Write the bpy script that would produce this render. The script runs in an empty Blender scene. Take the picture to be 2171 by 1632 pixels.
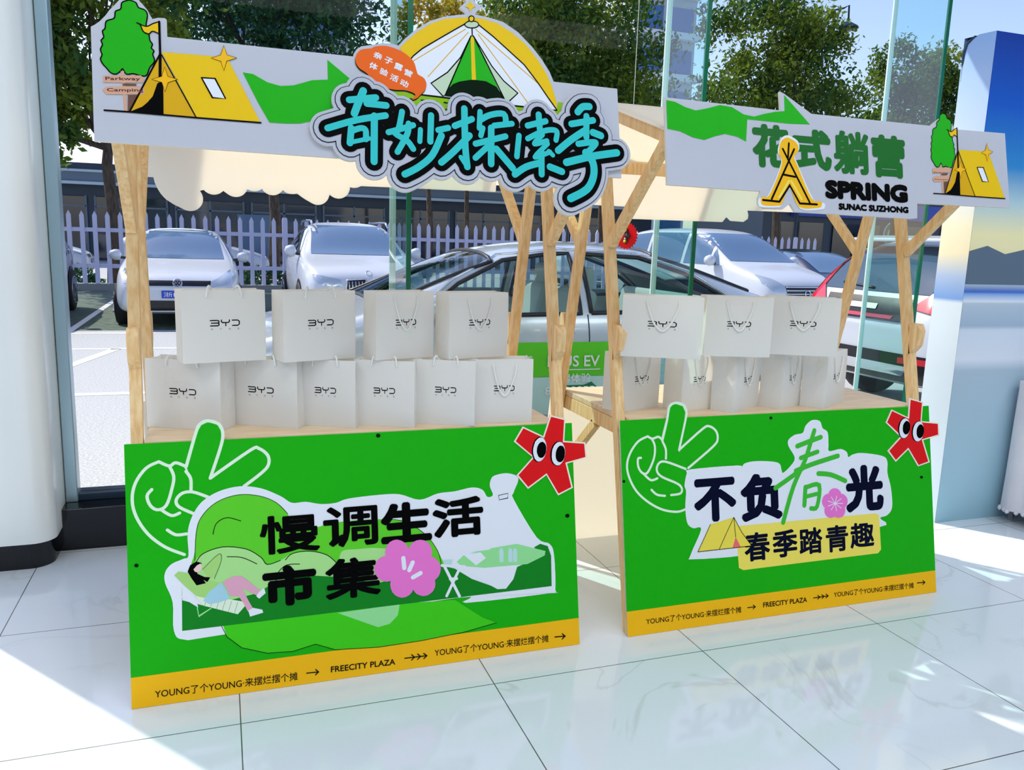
import bpy, bmesh, math, random
from math import sin, cos, pi, radians, sqrt, atan2
from mathutils import Vector, Matrix
from mathutils.bvhtree import BVHTree
random.seed(7)
SC = bpy.context.scene
COL = SC.collection
# ------------------------------------------------------------------ camera
cam_d = bpy.data.cameras.new('camera'); cam = bpy.data.objects.new('camera', cam_d); COL.objects.link(cam)
cam_d.sensor_width = 36.0; cam_d.lens = 1741.66 / 2171 * 36.0; cam_d.clip_start = .05; cam_d.clip_end = 500
rt = Vector((0.94280632, -0.33186948, 0.0312872)); dn = Vector((-0.02879235, -0.1745841, -0.98422121)); fw = Vector((0.33209523, 0.92702915, -0.1741543))
cam.matrix_world = Matrix(((rt.x, -dn.x, -fw.x, 0), (rt.y, -dn.y, -fw.y, 0), (rt.z, -dn.z, -fw.z, 1.4545), (0, 0, 0, 1)))
SC.camera = cam
# ------------------------------------------------------------------ exposure, sky, sun
SC.view_settings.view_transform = 'Standard'; SC.view_settings.look = 'None'
SC.view_settings.gamma = 1.0; SC.view_settings.use_curve_mapping = False
SC.view_settings.exposure = 0.7
SC.cycles.use_denoising = True
SC.cycles.transparent_max_bounces = 18
SC.cycles.max_bounces = 9; SC.cycles.diffuse_bounces = 6; SC.cycles.glossy_bounces = 3; SC.cycles.use_adaptive_sampling = True; SC.cycles.adaptive_threshold = .04
SUN_AZ = radians(53); SUN_EL = radians(48)
sdir = Vector((-cos(SUN_AZ) * cos(SUN_EL), sin(SUN_AZ) * cos(SUN_EL), sin(SUN_EL)))
w = bpy.data.worlds.new('sky'); SC.world = w; w.use_nodes = True
nt = w.node_tree; bg = nt.nodes['Background']; sky = nt.nodes.new('ShaderNodeTexSky'); sky.sky_type = 'NISHITA'
sky.sun_disc = False; sky.sun_elevation = SUN_EL; sky.sun_rotation = atan2(sdir.x, sdir.y); sky.air_density = 1.0; sky.dust_density = 1.0; sky.ozone_density = 2.0
mxs = nt.nodes.new('ShaderNodeMix'); mxs.data_type = 'RGBA'; mxs.blend_type = 'MULTIPLY'; mxs.inputs[0].default_value = 1; mxs.inputs[7].default_value = (1.0, .90, .98, 1); nt.links.new(sky.outputs[0], mxs.inputs[6]); nt.links.new(mxs.outputs[2], bg.inputs[0]); bg.inputs[1].default_value = 0.15
sun_d = bpy.data.lights.new('sun', 'SUN'); sun_d.energy = 2.9; sun_d.color = (1, .93, .82); sun_d.angle = radians(.6)
sun = bpy.data.objects.new('sun', sun_d); COL.objects.link(sun)
sun.rotation_euler = sdir.to_track_quat('Z', 'Y').to_euler(); sun.location = (-6, 8, 12)
# showroom ceiling lamps (light of the room)
def area(name, loc, size, energy, color=(1, 1, 1)):
    d = bpy.data.lights.new(name, 'AREA'); d.shape = 'RECTANGLE'; d.size, d.size_y = size; d.energy = energy; d.color = color
    o = bpy.data.objects.new(name, d); COL.objects.link(o); o.location = loc; return o
for i, (lx, ly) in enumerate(((-3, .2), (1, .2), (5, .2), (-3, -3.5), (1, -3.5), (5, -3.5))):
    area('ceiling_lamp_light', (lx, ly, 4.46), (2.6, 1.2), 34, (.93, .97, 1))

# ------------------------------------------------------------------ helpers
def link(o, parent=None):
    COL.objects.link(o)
    if parent is not None: o.parent = parent
    return o
def tag(o, label=None, cat=None, group=None, kind=None):
    if label: o['label'] = label
    if cat: o['category'] = cat
    if group: o['group'] = group
    if kind: o['kind'] = kind
    return o
def thing(name, label, cat, loc=(0, 0, 0), rz=0, group=None):
    o = bpy.data.objects.new(name, None); o.empty_display_size = .1; link(o)
    o.location = loc; o.rotation_euler = (0, 0, rz)
    return tag(o, label, cat, group)
def copy_tree(o, parent=None):
    c = o.copy(); link(c)
    if parent is not None: c.parent = parent; c.matrix_parent_inverse = o.matrix_parent_inverse.copy()
    for ch in list(o.children): copy_tree(ch, c)
    return c
class MB:
    """collects verts and faces of one mesh, with a material per face"""
    def __init__(s): s.v = []; s.f = []; s.m = []; s.mats = []; s.smooth = []
    def mi(s, mat):
        if mat not in s.mats: s.mats.append(mat)
        return s.mats.index(mat)
    def add(s, verts, faces, mat, smooth=False):
        b = len(s.v); s.v += [tuple(x) for x in verts]; k = s.mi(mat)
        for f in faces: s.f.append(tuple(i + b for i in f)); s.m.append(k); s.smooth.append(smooth)
    def box(s, c, d, mat, M=None):
        x, y, z = (q / 2 for q in d); c = Vector(c)
        vs = [Vector((i * x, j * y, k * z)) for i in (-1, 1) for j in (-1, 1) for k in (-1, 1)]
        if M is not None: vs = [M @ q for q in vs]
        s.add([q + c for q in vs], [(0, 1, 3, 2), (4, 6, 7, 5), (0, 4, 5, 1), (2, 3, 7, 6), (0, 2, 6, 4), (1, 5, 7, 3)], mat)
    def bar(s, a, b, wx, wy, mat, up=(1, 0, 0)):
        a, b = Vector(a), Vector(b); d = (b - a).normalized(); u = Vector(up); u = (u - d * u.dot(d)).normalized(); t = d.cross(u)
        vs = [p + u * (i * wx / 2) + t * (j * wy / 2) for p in (a, b) for i, j in ((-1, -1), (1, -1), (1, 1), (-1, 1))]
        s.add(vs, [(3, 2, 1, 0), (4, 5, 6, 7), (0, 1, 5, 4), (1, 2, 6, 5), (2, 3, 7, 6), (3, 0, 4, 7)], mat)
    def tube(s, pts, r, mat, n=8, caps=True):
        pts = [Vector(p) for p in pts]; rs = r if isinstance(r, (list, tuple)) else [r] * len(pts); rings = []; b = []
        u = None
        for i, p in enumerate(pts):
            d = (pts[min(i + 1, len(pts) - 1)] - pts[max(i - 1, 0)]).normalized()
            if u is None: u = d.orthogonal().normalized()
            u = (u - d * u.dot(d)).normalized(); t = d.cross(u)
            b += [p + (u * cos(2 * pi * k / n) + t * sin(2 * pi * k / n)) * rs[i] for k in range(n)]
        fs = [(i * n + k, i * n + (k + 1) % n, (i + 1) * n + (k + 1) % n, (i + 1) * n + k) for i in range(len(pts) - 1) for k in range(n)]
        if caps: fs += [tuple(range(n))[::-1], tuple(range((len(pts) - 1) * n, len(pts) * n))]
        s.add(b, fs, mat, True)
    def lathe(s, prof, c, axis, mat, n=24, smooth=True):
        """prof: (radius, along axis)"""
        A = {'x': Matrix.Rotation(pi / 2, 3, 'Y'), 'y': Matrix.Rotation(-pi / 2, 3, 'X'), 'z': Matrix.Identity(3)}[axis]; c = Vector(c); vs = []
        for r, h in prof: vs += [c + A @ Vector((r * cos(2 * pi * k / n), r * sin(2 * pi * k / n), h)) for k in range(n)]
        fs = [(i * n + k, i * n + (k + 1) % n, (i + 1) * n + (k + 1) % n, (i + 1) * n + k) for i in range(len(prof) - 1) for k in range(n)]
        fs += [tuple(range(n))[::-1], tuple(range((len(prof) - 1) * n, len(prof) * n))]
        s.add(vs, fs, mat, smooth)
    def prism(s, outline, fn0, fn1, mat, side=None):
        """outline of 2-D points; fn0, fn1 place it as the two caps"""
        n = len(outline); a = [fn0(p) for p in outline]; b = [fn1(p) for p in outline]
        s.add(a, [tuple(range(n))], mat); s.add(b, [tuple(range(n))[::-1]], side or mat)
        s.add(a + b, [(i, i + n, (i + 1) % n + n, (i + 1) % n) for i in range(n)], side or mat)
    def build(s, name, parent=None, bevel=0, seg=2, kind=None, label=None):
        me = bpy.data.meshes.new(name); me.from_pydata(s.v, [], s.f)
        for m_ in s.mats: me.materials.append(m_)
        me.polygons.foreach_set('material_index', s.m); me.polygons.foreach_set('use_smooth', s.smooth); me.update()
        o = bpy.data.objects.new(name, me); link(o, parent)
        if bevel:
            md = o.modifiers.new('edge', 'BEVEL'); md.width = bevel; md.segments = seg; md.limit_method = 'ANGLE'
        if kind: o['kind'] = kind
        if label: o['label'] = label
        return o
def catmull(p, closed, n=5):
    out = []; N = len(p)
    for i in range(N if closed else N - 1):
        if closed: a, b, c, d = p[i - 1], p[i], p[(i + 1) % N], p[(i + 2) % N]
        else: a, b, c, d = p[max(i - 1, 0)], p[i], p[i + 1], p[min(i + 2, N - 1)]
        for k in range(n):
            t = k / n
            out.append(tuple(.5 * (2 * b[j] + (c[j] - a[j]) * t + (2 * a[j] - 5 * b[j] + 4 * c[j] - d[j]) * t * t + (3 * b[j] - a[j] - 3 * c[j] + d[j]) * t ** 3) for j in range(len(b))))
    if not closed: out.append(tuple(p[-1]))
    return out
_glyph = {}
def glyphs(body, off=0.0):
    """flat outline mesh of a line of writing: verts (2-D) and faces"""
    key = (body, off)
    if key not in _glyph:
        cu = bpy.data.curves.new('writing', 'FONT'); cu.body = body; cu.size = 1; cu.offset = off; cu.resolution_u = 3
        o = bpy.data.objects.new('writing', cu); COL.objects.link(o); bpy.context.view_layer.update()
        ev = o.evaluated_get(bpy.context.evaluated_depsgraph_get()); me = ev.to_mesh()
        _glyph[key] = ([(q.co.x, q.co.y) for q in me.vertices], [tuple(f.vertices) for f in me.polygons])
        ev.to_mesh_clear(); bpy.data.objects.remove(o); bpy.data.curves.remove(cu)
    return _glyph[key]
def fit(body, cx, cy, wd, ht, ang=0, off=0):
    v, f = glyphs(body, off)
    if not v: return [], []
    x0, x1 = min(p[0] for p in v), max(p[0] for p in v); y0, y1 = min(p[1] for p in v), max(p[1] for p in v)
    sx, sy = wd / (x1 - x0), ht / (y1 - y0); c, s = cos(ang), sin(ang); out = []
    for x, y in v:
        a, b = (x - (x0 + x1) / 2) * sx, (y - (y0 + y1) / 2) * sy
        out.append((cx + a * c - b * s, cy + a * s + b * c))
    return out, f

# ------------------------------------------------------------------ materials
def mat(name, col, rough=.5, metal=0, spec=.5, coat=0, alpha=None):
    m = bpy.data.materials.new(name); m.use_nodes = True; b = m.node_tree.nodes['Principled BSDF']
    b.inputs['Base Color'].default_value = (*col, 1); b.inputs['Roughness'].default_value = rough; b.inputs['Metallic'].default_value = metal
    b.inputs['Specular IOR Level'].default_value = spec; b.inputs['Coat Weight'].default_value = coat; b.inputs['Coat Roughness'].default_value = .04
    return m
def srgb(r, g, b): return tuple(((c / 255) / 12.92 if c / 255 < .04045 else ((c / 255 + .055) / 1.055) ** 2.4) for c in (r, g, b))
def noise_mat(name, c1, c2, scale=5, rough=.5, stretch=(1, 1, 1), detail=4, bump=0, spec=.5, coords='Object', pos=(.35, .65)):
    m = mat(name, c1, rough, spec=spec); nt = m.node_tree; b = nt.nodes['Principled BSDF']; N = nt.nodes.new
    tc = N('ShaderNodeTexCoord'); mp = N('ShaderNodeMapping'); mp.inputs['Scale'].default_value = stretch; nz = N('ShaderNodeTexNoise')
    nz.inputs['Scale'].default_value = scale; nz.inputs['Detail'].default_value = detail; rp = N('ShaderNodeValToRGB')
    rp.color_ramp.elements[0].position, rp.color_ramp.elements[1].position = pos
    rp.color_ramp.elements[0].color = (*c1, 1); rp.color_ramp.elements[1].color = (*c2, 1)
    nt.links.new(tc.outputs[coords], mp.inputs[0]); nt.links.new(mp.outputs[0], nz.inputs['Vector']); nt.links.new(nz.outputs[0], rp.inputs[0]); nt.links.new(rp.outputs[0], b.inputs['Base Color'])
    if bump:
        bp = N('ShaderNodeBump'); bp.inputs['Strength'].default_value = bump; bp.inputs['Distance'].default_value = .01; nt.links.new(nz.outputs[0], bp.inputs['Height']); nt.links.new(bp.outputs[0], b.inputs['Normal'])
    return m
def translucent(name, col, amount, rough=.8, tcol=None):
    m = mat(name, col, rough, spec=.2); nt = m.node_tree; b = nt.nodes['Principled BSDF']
    t = nt.nodes.new('ShaderNodeBsdfTranslucent'); t.inputs[0].default_value = (*(tcol or col), 1); x = nt.nodes.new('ShaderNodeMixShader'); x.inputs[0].default_value = amount
    nt.links.new(b.outputs[0], x.inputs[1]); nt.links.new(t.outputs[0], x.inputs[2]); nt.links.new(x.outputs[0], nt.nodes['Material Output'].inputs[0]); return m
def glass(name, tint, f0=.04, rough=0.0, slab=True):
    """clear sheet: straight-through transmission and a mirror reflection that grows towards grazing angles"""
    m = bpy.data.materials.new(name); m.use_nodes = True; nt = m.node_tree; nt.nodes.remove(nt.nodes['Principled BSDF']); N = nt.nodes.new; L = nt.links.new
    tr = N('ShaderNodeBsdfTransparent'); tr.inputs[0].default_value = (*tint, 1); gl = N('ShaderNodeBsdfGlossy'); gl.inputs['Roughness'].default_value = rough
    lw = N('ShaderNodeLayerWeight'); lw.inputs[0].default_value = .5; pw = N('ShaderNodeMath'); pw.operation = 'POWER'; pw.inputs[1].default_value = 5; L(lw.outputs['Facing'], pw.inputs[0])
    ma = N('ShaderNodeMath'); ma.operation = 'MULTIPLY_ADD'; ma.inputs[1].default_value = .8; ma.inputs[2].default_value = f0; L(pw.outputs[0], ma.inputs[0]); out = ma.outputs[0]
    if slab:
        ge = N('ShaderNodeNewGeometry'); su = N('ShaderNodeMath'); su.operation = 'SUBTRACT'; su.inputs[0].default_value = 1; L(ge.outputs['Backfacing'], su.inputs[1]); mu = N('ShaderNodeMath'); mu.operation = 'MULTIPLY'; L(su.outputs[0], mu.inputs[0]); L(out, mu.inputs[1]); out = mu.outputs[0]
    x = N('ShaderNodeMixShader'); L(out, x.inputs[0]); L(tr.outputs[0], x.inputs[1]); L(gl.outputs[0], x.inputs[2]); L(x.outputs[0], nt.nodes['Material Output'].inputs[0]); return m
M = {}
def A(k, *rgb, **kw): M[k] = mat('print_' + k if kw.pop('pr', 0) else k, srgb(*rgb), **kw)
for k, c in dict(green=(14, 176, 0), green2=(62, 205, 20), green3=(92, 208, 40), palegreen=(170, 225, 140), mint=(150, 225, 150), deepgreen=(10, 105, 30), deepgreen2=(0, 130, 25), lime=(140, 190, 10), sage=(195, 215, 185), yellow=(238, 195, 0), ochre=(222, 170, 0), amber=(250, 188, 14), lemon=(245, 225, 95), straw=(240, 220, 80),
                 orange=(240, 100, 10), tan=(215, 165, 135), brown=(110, 75, 60), maroon=(90, 25, 40), black=(3, 3, 4), dark=(8, 30, 14), ink=(22, 24, 20), navy=(8, 14, 40), paper=(232, 236, 244), handwhite=(225, 245, 220), cream=(245, 235, 215), red=(225, 10, 18), pink=(238, 120, 205), teal=(45, 195, 195), stripe=(225, 240, 215), dim=(120, 140, 120), leafshirt=(165, 215, 120), skin=(240, 205, 200), blue=(165, 210, 225), pinkleg=(225, 165, 190), pale=(190, 225, 225), coral=(245, 110, 110), brush=(60, 190, 50)).items():
    M[k] = mat('printed_' + k, srgb(*c), .45, spec=.2)
for k in ('black', 'navy', 'ink', 'dark'): M[k].node_tree.nodes['Principled BSDF'].inputs['Specular IOR Level'].default_value = .04
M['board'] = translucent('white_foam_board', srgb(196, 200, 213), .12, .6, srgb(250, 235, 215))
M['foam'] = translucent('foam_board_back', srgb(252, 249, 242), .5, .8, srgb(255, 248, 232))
M['fabric'] = translucent('cream_canopy_fabric', srgb(252, 249, 242), .55, .9, srgb(255, 248, 232))
M['bag'] = translucent('white_kraft_paper', srgb(252, 252, 250), .5, .55, srgb(255, 252, 246))
M['foam_out'] = translucent('foam_board_lit_side', srgb(252, 249, 242), .85, .8, srgb(255, 250, 238))
M['rope'] = mat('white_cord', srgb(240, 240, 235), .8)
M['pine'] = noise_mat('pine_wood', srgb(246, 212, 158), srgb(230, 182, 118), 6, .55, (12, 12, 1.2), 5, .15)
M['tabletop'] = noise_mat('pale_plywood', srgb(238, 214, 180), srgb(224, 192, 150), 5, .4, (1, 9, 9), 5)
M['screw'] = mat('dark_screw', srgb(40, 50, 40), .4, .8)
def marble():
    m = mat('polished_marble_tile', (.8, .8, .8), .07, spec=.6); nt = m.node_tree; b = nt.nodes['Principled BSDF']; N = nt.nodes.new; L = nt.links.new
    geo = N('ShaderNodeNewGeometry'); mp = N('ShaderNodeMapping'); mp.inputs['Location'].default_value = (-.0222, .023, 0)
    L(geo.outputs['Position'], mp.inputs[0]); sp = N('ShaderNodeSeparateXYZ'); L(mp.outputs[0], sp.inputs[0])
    def cell(out):
        a = N('ShaderNodeMath'); a.operation = 'DIVIDE'; a.inputs[1].default_value = .8; L(out, a.inputs[0]); f = N('ShaderNodeMath'); f.operation = 'FLOOR'; L(a.outputs[0], f.inputs[0])
        r = N('ShaderNodeMath'); r.operation = 'FRACT'; L(a.outputs[0], r.inputs[0]); s1 = N('ShaderNodeMath'); s1.operation = 'SUBTRACT'; s1.inputs[1].default_value = .5; L(r.outputs[0], s1.inputs[0])
        ab = N('ShaderNodeMath'); ab.operation = 'ABSOLUTE'; L(s1.outputs[0], ab.inputs[0]); return f.outputs[0], ab.outputs[0]
    fx, ax = cell(sp.outputs[0]); fy, ay = cell(sp.outputs[1])
    mx = N('ShaderNodeMath'); mx.operation = 'MAXIMUM'; L(ax, mx.inputs[0]); L(ay, mx.inputs[1]); gt = N('ShaderNodeMath'); gt.operation = 'GREATER_THAN'; gt.inputs[1].default_value = .4978; L(mx.outputs[0], gt.inputs[0])
    cb = N('ShaderNodeCombineXYZ'); L(fx, cb.inputs[0]); L(fy, cb.inputs[1]); wn = N('ShaderNodeTexWhiteNoise'); L(cb.outputs[0], wn.inputs[0])
    va = N('ShaderNodeVectorMath'); va.operation = 'MULTIPLY_ADD'; va.inputs[1].default_value = (9, 9, 9); L(wn.outputs['Color'], va.inputs[0]); L(geo.outputs['Position'], va.inputs[2])
    n1 = N('ShaderNodeTexNoise'); n1.inputs['Scale'].default_value = 1.6; n1.inputs['Detail'].default_value = 7; n1.inputs['Distortion'].default_value = 1.2; L(va.outputs[0], n1.inputs['Vector'])
    s2 = N('ShaderNodeMath'); s2.operation = 'SUBTRACT'; s2.inputs[1].default_value = .5; L(n1.outputs[0], s2.inputs[0]); a2 = N('ShaderNodeMath'); a2.operation = 'ABSOLUTE'; L(s2.outputs[0], a2.inputs[0])
    rp = N('ShaderNodeValToRGB'); rp.color_ramp.elements[0].color = (*srgb(207, 214, 218), 1); rp.color_ramp.elements[1].color = (*srgb(222, 230, 238), 1); rp.color_ramp.elements[1].position = .018; L(a2.outputs[0], rp.inputs[0])
    n2 = N('ShaderNodeTexNoise'); n2.inputs['Scale'].default_value = 1.1; L(va.outputs[0], n2.inputs['Vector']); r2 = N('ShaderNodeValToRGB'); r2.color_ramp.elements[0].position = .5; r2.color_ramp.elements[1].position = .62
    L(n2.outputs[0], r2.inputs[0]); mixv = N('ShaderNodeMix'); mixv.data_type = 'RGBA'; mixv.inputs[6].default_value = (*srgb(222, 230, 238), 1); L(r2.outputs[0], mixv.inputs[0]); L(rp.outputs[0], mixv.inputs[7])
    mg = N('ShaderNodeMix'); mg.data_type = 'RGBA'; mg.inputs[7].default_value = (*srgb(84, 88, 88), 1); L(gt.outputs[0], mg.inputs[0]); L(mixv.outputs[2], mg.inputs[6]); L(mg.outputs[2], b.inputs['Base Color'])
    return m
M['marble'] = marble()
M['white_wall'] = mat('white_wall_paint', srgb(214, 218, 224), .6)
M['pillar'] = noise_mat('glossy_white_cladding', srgb(244, 247, 248), srgb(236, 242, 243), 2, .2, (3, 3, .2))
M['plinth'] = mat('black_polished_stone', srgb(8, 9, 14), .12)
M['sill'] = mat('dark_blue_grey_metal', srgb(40, 60, 80), .25, .3)
M['frame'] = mat('brushed_steel_frame', srgb(165, 192, 204), .3, .6)
M['pane'] = glass('clear_window_glass', (.985, .995, .993), .005)
M['fin'] = glass('green_tinted_fin_glass', (.74, .91, .89), .09)
M['finedge'] = mat('dark_green_glass_edge', srgb(6, 104, 74), .15)
M['silicone'] = mat('pale_silicone_joint', srgb(225, 240, 236), .4)
M['asphalt'] = noise_mat('asphalt', srgb(196, 198, 197), srgb(158, 162, 163), 60, .85, detail=8, bump=.3)
M['paver'] = noise_mat('grass_block_paving', srgb(96, 112, 104), srgb(60, 84, 62), 9, .9, detail=6, bump=.3)
M['line'] = mat('white_road_paint', srgb(240, 240, 236), .7)
M['kerb'] = mat('concrete_kerb', srgb(150, 150, 145), .8)
M['picket'] = mat('white_painted_plastic', srgb(222, 216, 238), .5)
M['bark'] = noise_mat('tree_bark', srgb(96, 80, 64), srgb(54, 46, 40), 8, .9, (3, 3, .6), 6, .4)
def leafmat(name, a, b_):
    m = translucent(name, a, .42, .6); nt = m.node_tree; b = nt.nodes['Principled BSDF']; t = [n for n in nt.nodes if n.type == 'BSDF_TRANSLUCENT'][0]
    at = nt.nodes.new('ShaderNodeAttribute'); at.attribute_name = 'hue'; rp = nt.nodes.new('ShaderNodeValToRGB'); rp.color_ramp.elements[0].color = (*a, 1); rp.color_ramp.elements[1].color = (*b_, 1)
    nt.links.new(at.outputs['Fac'], rp.inputs[0]); nt.links.new(rp.outputs[0], b.inputs['Base Color']); nt.links.new(rp.outputs[0], t.inputs[0]); return m
M['leaf'] = leafmat('camphor_leaves', srgb(40, 92, 42), srgb(140, 158, 48))
M['leaf_dark'] = leafmat('dark_evergreen_leaves', srgb(26, 76, 58), srgb(70, 118, 66))
M['leaf_gold'] = leafmat('autumn_leaves', srgb(120, 140, 50), srgb(225, 175, 45))
for k, c, r, mt, ct in (('car_white', (206, 212, 220), .3, 0, .5), ('car_silver', (196, 206, 216), .25, .35, .8), ('car_dark', (22, 40, 66), .2, .2, .8), ('car_blue', (18, 34, 70), .2, .2, .8)):
    M[k] = mat(k + '_paint', srgb(*c), r, mt, coat=ct)
M['carglass'] = mat('tinted_car_glass', srgb(96, 124, 156), .08, .0, .35)
M['carglass_rear'] = mat('grey_rear_window', srgb(60, 84, 104), .06, 0, .4)
M['carglass_dark'] = mat('dark_car_glass', srgb(14, 24, 30), .04, 0, .9, coat=1)
M['carpane'] = glass('pale_green_car_glass', (.62, .78, .76), .06, 0, False)
M['rubber'] = mat('black_rubber', srgb(14, 15, 18), .7)
M['plastic'] = mat('black_plastic', srgb(20, 22, 28), .4)
M['chrome'] = mat('chrome', srgb(225, 228, 232), .12, 1)
M['alloy'] = mat('alloy_rim', srgb(170, 175, 180), .3, .8)
M['lamp'] = mat('clear_headlamp', srgb(205, 215, 220), .08, .5, coat=1)
M['taillamp'] = mat('red_tail_lamp', srgb(200, 12, 40), .12, coat=1)
M['plate'] = mat('blue_number_plate', srgb(20, 70, 190), .4)
M['seat'] = mat('light_seat_leather', srgb(205, 205, 200), .6)
M['tub'] = mat('dark_cabin_lining', srgb(36, 46, 50), .8)
M['shopwall'] = mat('dark_slate_cladding', srgb(44, 62, 82), .5)
M['shopglass'] = mat('dark_shop_glass', srgb(22, 40, 58), .06, 0, .8)
M['fascia'] = mat('pale_metal_fascia', srgb(176, 196, 210), .5)
M['fascia2'] = mat('grey_blue_fascia', srgb(92, 112, 132), .5)
M['bluesign'] = mat('blue_sign', srgb(16, 70, 180), .4)
M['signgreen'] = mat('green_sign', srgb(10, 120, 80), .4)
M['signwhite'] = mat('white_sign', srgb(235, 240, 245), .4)
M['tower'] = mat('tower_render', srgb(196, 204, 216), .8)
M['towerglass'] = mat('tower_windows', srgb(70, 112, 160), .1, .2)
M['cloth'] = noise_mat('white_tablecloth', srgb(232, 230, 238), srgb(220, 218, 228), 4, .8)
M['car_print_dark'] = mat('printed_car_navy', srgb(30, 48, 80), .6)
HW=[15.6, 28.5, 30.7, 39.2]
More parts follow.
